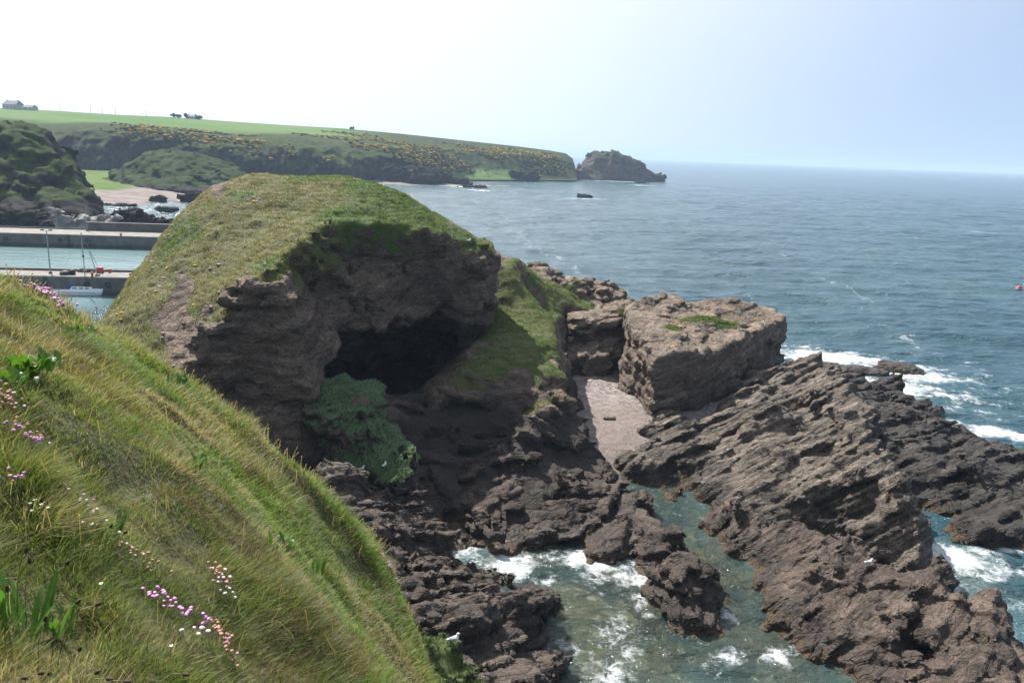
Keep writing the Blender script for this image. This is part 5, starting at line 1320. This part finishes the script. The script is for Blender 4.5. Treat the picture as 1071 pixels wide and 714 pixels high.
thrift([(230, 620), (238, 645)], 30, .05, 'upright tuft of withered pink thrift on a tussock', {'faded': .6, 'palepink': .4}, R=.011, seed=9, hgt=.09)
thrift([(222, 668), (238, 690), (248, 714)], 36, .045, 'withered reddish thrift running down to the bottom edge', {'faded': .9, 'pink': .1}, R=.0095, seed=10, hgt=.06)
thrift([(405, 566), (414, 585)], 14, .10, 'pink thrift tuft on the cliff edge of the slope', {'pink': .8, 'palepink': .2}, R=.022, seed=11, hgt=.08)
# small white campion
for k, (px, py) in enumerate([(33, 540), (38, 538), (45, 541), (52, 545), (35, 548), (107, 625), (88, 560), (98, 562), (70, 520), (62, 505), (180, 690)]):
    p = on_hill(px, py); r = empty('white_flower', p, k, label='tiny white flower on a thin stem in the foreground grass', cat='flower', group='tiny white flowers in the grass')
    Shape().tube([(0, 0, 0), (.005, 0, .04), (0, 0, .075)], .0016, 5).build('stem', M['stalk'], r)
    s = Shape()
    for a in range(5):
        c_, s_ = math.cos(a * 1.2566), math.sin(a * 1.2566)
        s.add([(0, 0, .076), (.008 * c_ - .004 * s_, .008 * s_ + .004 * c_, .079), (.011 * c_, .011 * s_, .08), (.008 * c_ + .004 * s_, .008 * s_ - .004 * c_, .079)], [(0, 1, 2, 3), (3, 2, 1, 0)][:1])
    s.build('petals', M['petal'], r)

# ---- turf tufts on the rocks and headland
def tufts(src, n, h0, h1, w, name, label, kinds, seed=0, thr=.45):
    V, F, N, g, lush = src; rng = np.random.default_rng(seed)
    fw = g[F].mean(1); c = V[F].mean(1); fn = N[F].mean(1)
    view = (c - np.array([0, 0, EYE])); view /= np.linalg.norm(view, axis=1)[:, None]
    wt = np.where((fw > thr) & ((fn * view).sum(1) < .25), 1.0, 0); wt /= wt.sum()
    k = rng.choice(len(F), n, p=wt); u_, v_ = rng.random(n), rng.random(n); b = np.stack([(1 - u_) * (1 - v_), u_ * (1 - v_), u_ * v_, (1 - u_) * v_], 1)
    P_ = (V[F[k]] * b[..., None]).sum(1); nn = fn[k]; lu = lush[F[k]].mean(1)
    x, y, z = P_.T
    zone = fbm(x * .35, y * .35, z * .35, 3, 240); z2 = fbm(x * 1.2, y * 1.2, z * 1.2, 2, 241)
    H = (h0 + (h1 - h0) * rng.random(n)) * (1 + .5 * z2)
    d = nn * .5 + np.array([.1, -.1, .75]) + rng.normal(0, .3, (n, 3)); d /= np.linalg.norm(d, axis=1)[:, None]
    a = rng.random(n) * 6.283; s = np.c_[np.cos(a), np.sin(a), a * 0] * (w * (.6 + .8 * rng.random(n)))[:, None]
    B = P_ - nn * .03
    VV = np.stack([B - s, B + s, B + d * H[:, None]], 1).reshape(-1, 3); T = np.arange(n * 3).reshape(n, 3)
    A_, B_, C_, D_ = [np.array(q) for q in kinds]
    u = rng.random(n)
    C = np.where((u < np.clip(.45 + .8 * zone, 0, 1))[:, None], A_, B_); C = np.where((u > .93)[:, None], C_, C)
    C = C * (1 - lu[:, None]) + D_ * lu[:, None] * (.8 + .5 * z2[:, None])
    C = np.clip(C * (.85 + .3 * rng.random((n, 1))), 0.005, 1)
    return link(name, np_mesh(name, VV, T, M['turf'], {'Col': np.repeat(C, 3, 0)}, smooth=False), label=label, kind='stuff')
TK = ((0.27, 0.235, 0.105), (0.19, 0.195, 0.075), (0.40, 0.33, 0.19), (0.115, 0.175, 0.036))
tufts(HEAD, 230000, .07, .20, .030, 'turf', 'rough olive and green turf growing over the headland', TK, 1)
tufts(OUTC, 14000, .1, .3, .04, 'turf', 'green turf growing on the outcrop behind the cove', TK, 2)
tufts(BLK, 7000, .08, .25, .035, 'turf', 'patch of bright green turf on the flat-topped block', TK, 3)
SV = ((0.27, 0.35, 0.24), (0.21, 0.29, 0.18), (0.36, 0.41, 0.30), (0.21, 0.29, 0.17))
tufts(KNOLL, 18000, .10, .30, .06, 'scurvy_grass', 'grey-green leafy plants covering the knoll below the cave', SV, 4, .3)
# pink and yellow specks of flowers on the headland
V, F, N, g, lush = HEAD
c = V[F].mean(1); fw = g[F].mean(1); sp_ = fbm(c[:, 0] * .22, c[:, 1] * .22, c[:, 2] * .22, 3, 250)
wt = (fw > .3) * (c[:, 0] < -11) * sstep(.25, .5, sp_) * (N[F].mean(1)[:, 1] < .3); k = rng.choice(len(F), 420, p=wt / wt.sum())
S = rng.uniform(.07, .2, (420, 1)) * np.array([[1, 1, .6]])
cc = np.where(rng.random((420, 1)) < .8, [[.42, .29, .30]], [[.45, .30, .03]])
link('thrift_patches', clumps(c[k], S, cc, 'thrift_patches', mat=M['bush']), label='greyish pink thrift and yellow flowers dotted over the headland slope', kind='stuff')
tufts(LEDG, 9000, .1, .28, .03, 'turf', 'green turf on the ledge where the nearest gull stands', ((0.10, 0.125, 0.05), (0.06, 0.11, 0.03), (0.2, 0.18, 0.09), (0.065, 0.125, 0.035)), 5)
# ------------------------------------------------------------------ gulls
m = Nodes('gull feathers'); M['gull'] = m.finish(m.bsdf(m.attr('Col', True), .8))
def gull_mesh():
    def cap(X, Y, Z, a, b, ra, rb):
        a, b = np.array(a), np.array(b); ab = b - a
        t = np.clip(((X - a[0]) * ab[0] + (Y - a[1]) * ab[1] + (Z - a[2]) * ab[2]) / (ab @ ab), 0, 1)
        return np.sqrt((X - a[0] - ab[0] * t) ** 2 + (Y - a[1] - ab[1] * t) ** 2 + (Z - a[2] - ab[2] * t) ** 2) - (ra + (rb - ra) * t)
    def fld(X2, Y2, zs):
        X, Y, Z = X2[:, :, None], Y2[:, :, None], zs[None, None, :]
        f = cap(X, Y * .92, Z, (.10, 0, .235), (-.12, 0, .215), .085, .062)
        f = smin(f, cap(X, Y * 1.1, Z, (-.12, 0, .215), (-.31, 0, .19), .055, .012), .04)     # wing tips and tail
        f = smin(f, cap(X, Y, Z, (.13, 0, .27), (.165, 0, .365), .055, .042), .05)            # neck
        f = smin(f, cap(X, Y, Z, (.168, 0, .385), (.19, 0, .385), .046, .040), .02)           # head
        f = smin(f, cap(X, Y, Z, (.225, 0, .378), (.285, 0, .366), .014, .006), .012)         # beak
        for s in (-1, 1):
            f = smin(f, cap(X, Y, Z, (.0, s * .04, .16), (.01, s * .04, .02), .018, .008), .02)
            f = smin(f, cap(X, Y, Z, (.0, s * .04, .012), (.055, s * .045, .008), .011, .008), .01)
            f = smin(f, cap(X, Y, Z, (.06, s * .078, .255), (-.22, s * .03, .222), .030, .012), .015)  # folded wings
        return f
    V, F = carve(((-.36, .32), (-.13, .13), (-.02, .46)), .0105, fld)
    x, y, z = V.T; C = np.full((len(V), 3), .80)
    wing = (np.abs(y) > .03) & (z > .2) & (x < .07) & (x > -.30) & (z < .31) | ((z > .262) & (x < .05) & (x > -.2))
    C[wing] = (.36, .38, .41); C[(x < -.24)] = (.05, .05, .055); C[(x > .232) & (z > .33)] = (.62, .36, .05); C[z < .14] = (.52, .36, .30)
    C[(np.abs(x - .197) < .011) & (np.abs(z - .397) < .010) & (np.abs(y) > .02)] = (.02, .02, .02)
    return np_mesh('gull', V, F, M['gull'], {'Col': C})
GM = gull_mesh()
bpy.context.view_layer.update()
def drop(px, py):
    dg = bpy.context.evaluated_depsgraph_get(); r = Vector(ray(px, py)).normalized()
    o = Vector((0, 0, EYE)); left = 0
    for _ in range(12):
        ok, loc, nrm, i, ob, mt = scene.ray_cast(dg, o, r)
        if not ok: return None
        if ob.name.split('.')[0] in ('headland', 'rock_knoll', 'rock_block', 'cliff_ledge', 'rock_ledge', 'tidal_rock'): return loc
        o = loc + r * .02
    return None
for px, py, rz, s, lab in [(474, 673, .3, 1.25, 'white gull standing on the grassy ledge below the cliff edge, the nearest gull'), (372, 511, 2.6, 1.15, 'gull lowest on the knoll below the cave, closest to the grass slope'), (378, 493, .5, 1.1, 'gull on the left part of the knoll, just above the lowest one'),
                           (402, 489, 1.2, 1.1, 'gull on the right shoulder of the knoll below the cave'), (490, 254, .2, 1.1, 'gull on the brink of the headland above the cave'), (807, 317, 2.9, 1.1, 'gull on the top right corner of the flat-topped block'), (797, 339, .4, 1.0, 'gull on the front edge of the flat-topped block'),
                           (908, 591, .1, 1.2, 'gull resting on the long ridge in the lower right')]:
    q = drop(px, py)
    if q is None: print('no perch', px, py); continue
    o = link('gull', GM, label=lab, cat='gull'); o.location = q + Vector((0, 0, -.01)); o.rotation_euler = (0, 0, rz); o.scale = (s, s, s)
for b in [(430, 193, 45, 9, 1.2, 0), (480, 195, 28, 9, 1.2, 0), (500, 199, 16, 8, 1.1), (395, 197, 25, 5, .6), (612, 208, 16, 6, 1.2), (600, 208, 12, 3, .7), (640, 189.5, 50, 9, 1.2), (672, 194, 18, 8, 1.2), (690, 190, 26, 10, 1.2), (560, 189, 35, 8, 1.1), (500, 187, 50, 6, .9), (520, 187.5, 40, 5, .7), (150, 234, 10, 3, 1.1), (128, 222, 6, 5, .5), (180, 220, 6, 2.5, .5), (1028, 243, 11, 4, .8), (965, 248, 5, 3, .6)]:
    FO = np.maximum(FO, blob(*b))
link_sea()
# ---- sea air
m = Nodes('sea air'); v = m.n('ShaderNodeVolumePrincipled'); v.inputs['Density'].default_value = HAZE
v.inputs['Color'].default_value = (0.57, 0.76, 0.98, 1); v.inputs['Anisotropy'].default_value = 0.1
m.t.links.new(v.outputs[0], m.out.inputs['Volume'])
link('haze', Shape().box((0, 0, 36), (32000, 32000, 84)).mesh('haze', m.m), kind='stuff', label='thin sea haze over the water and far cliffs')
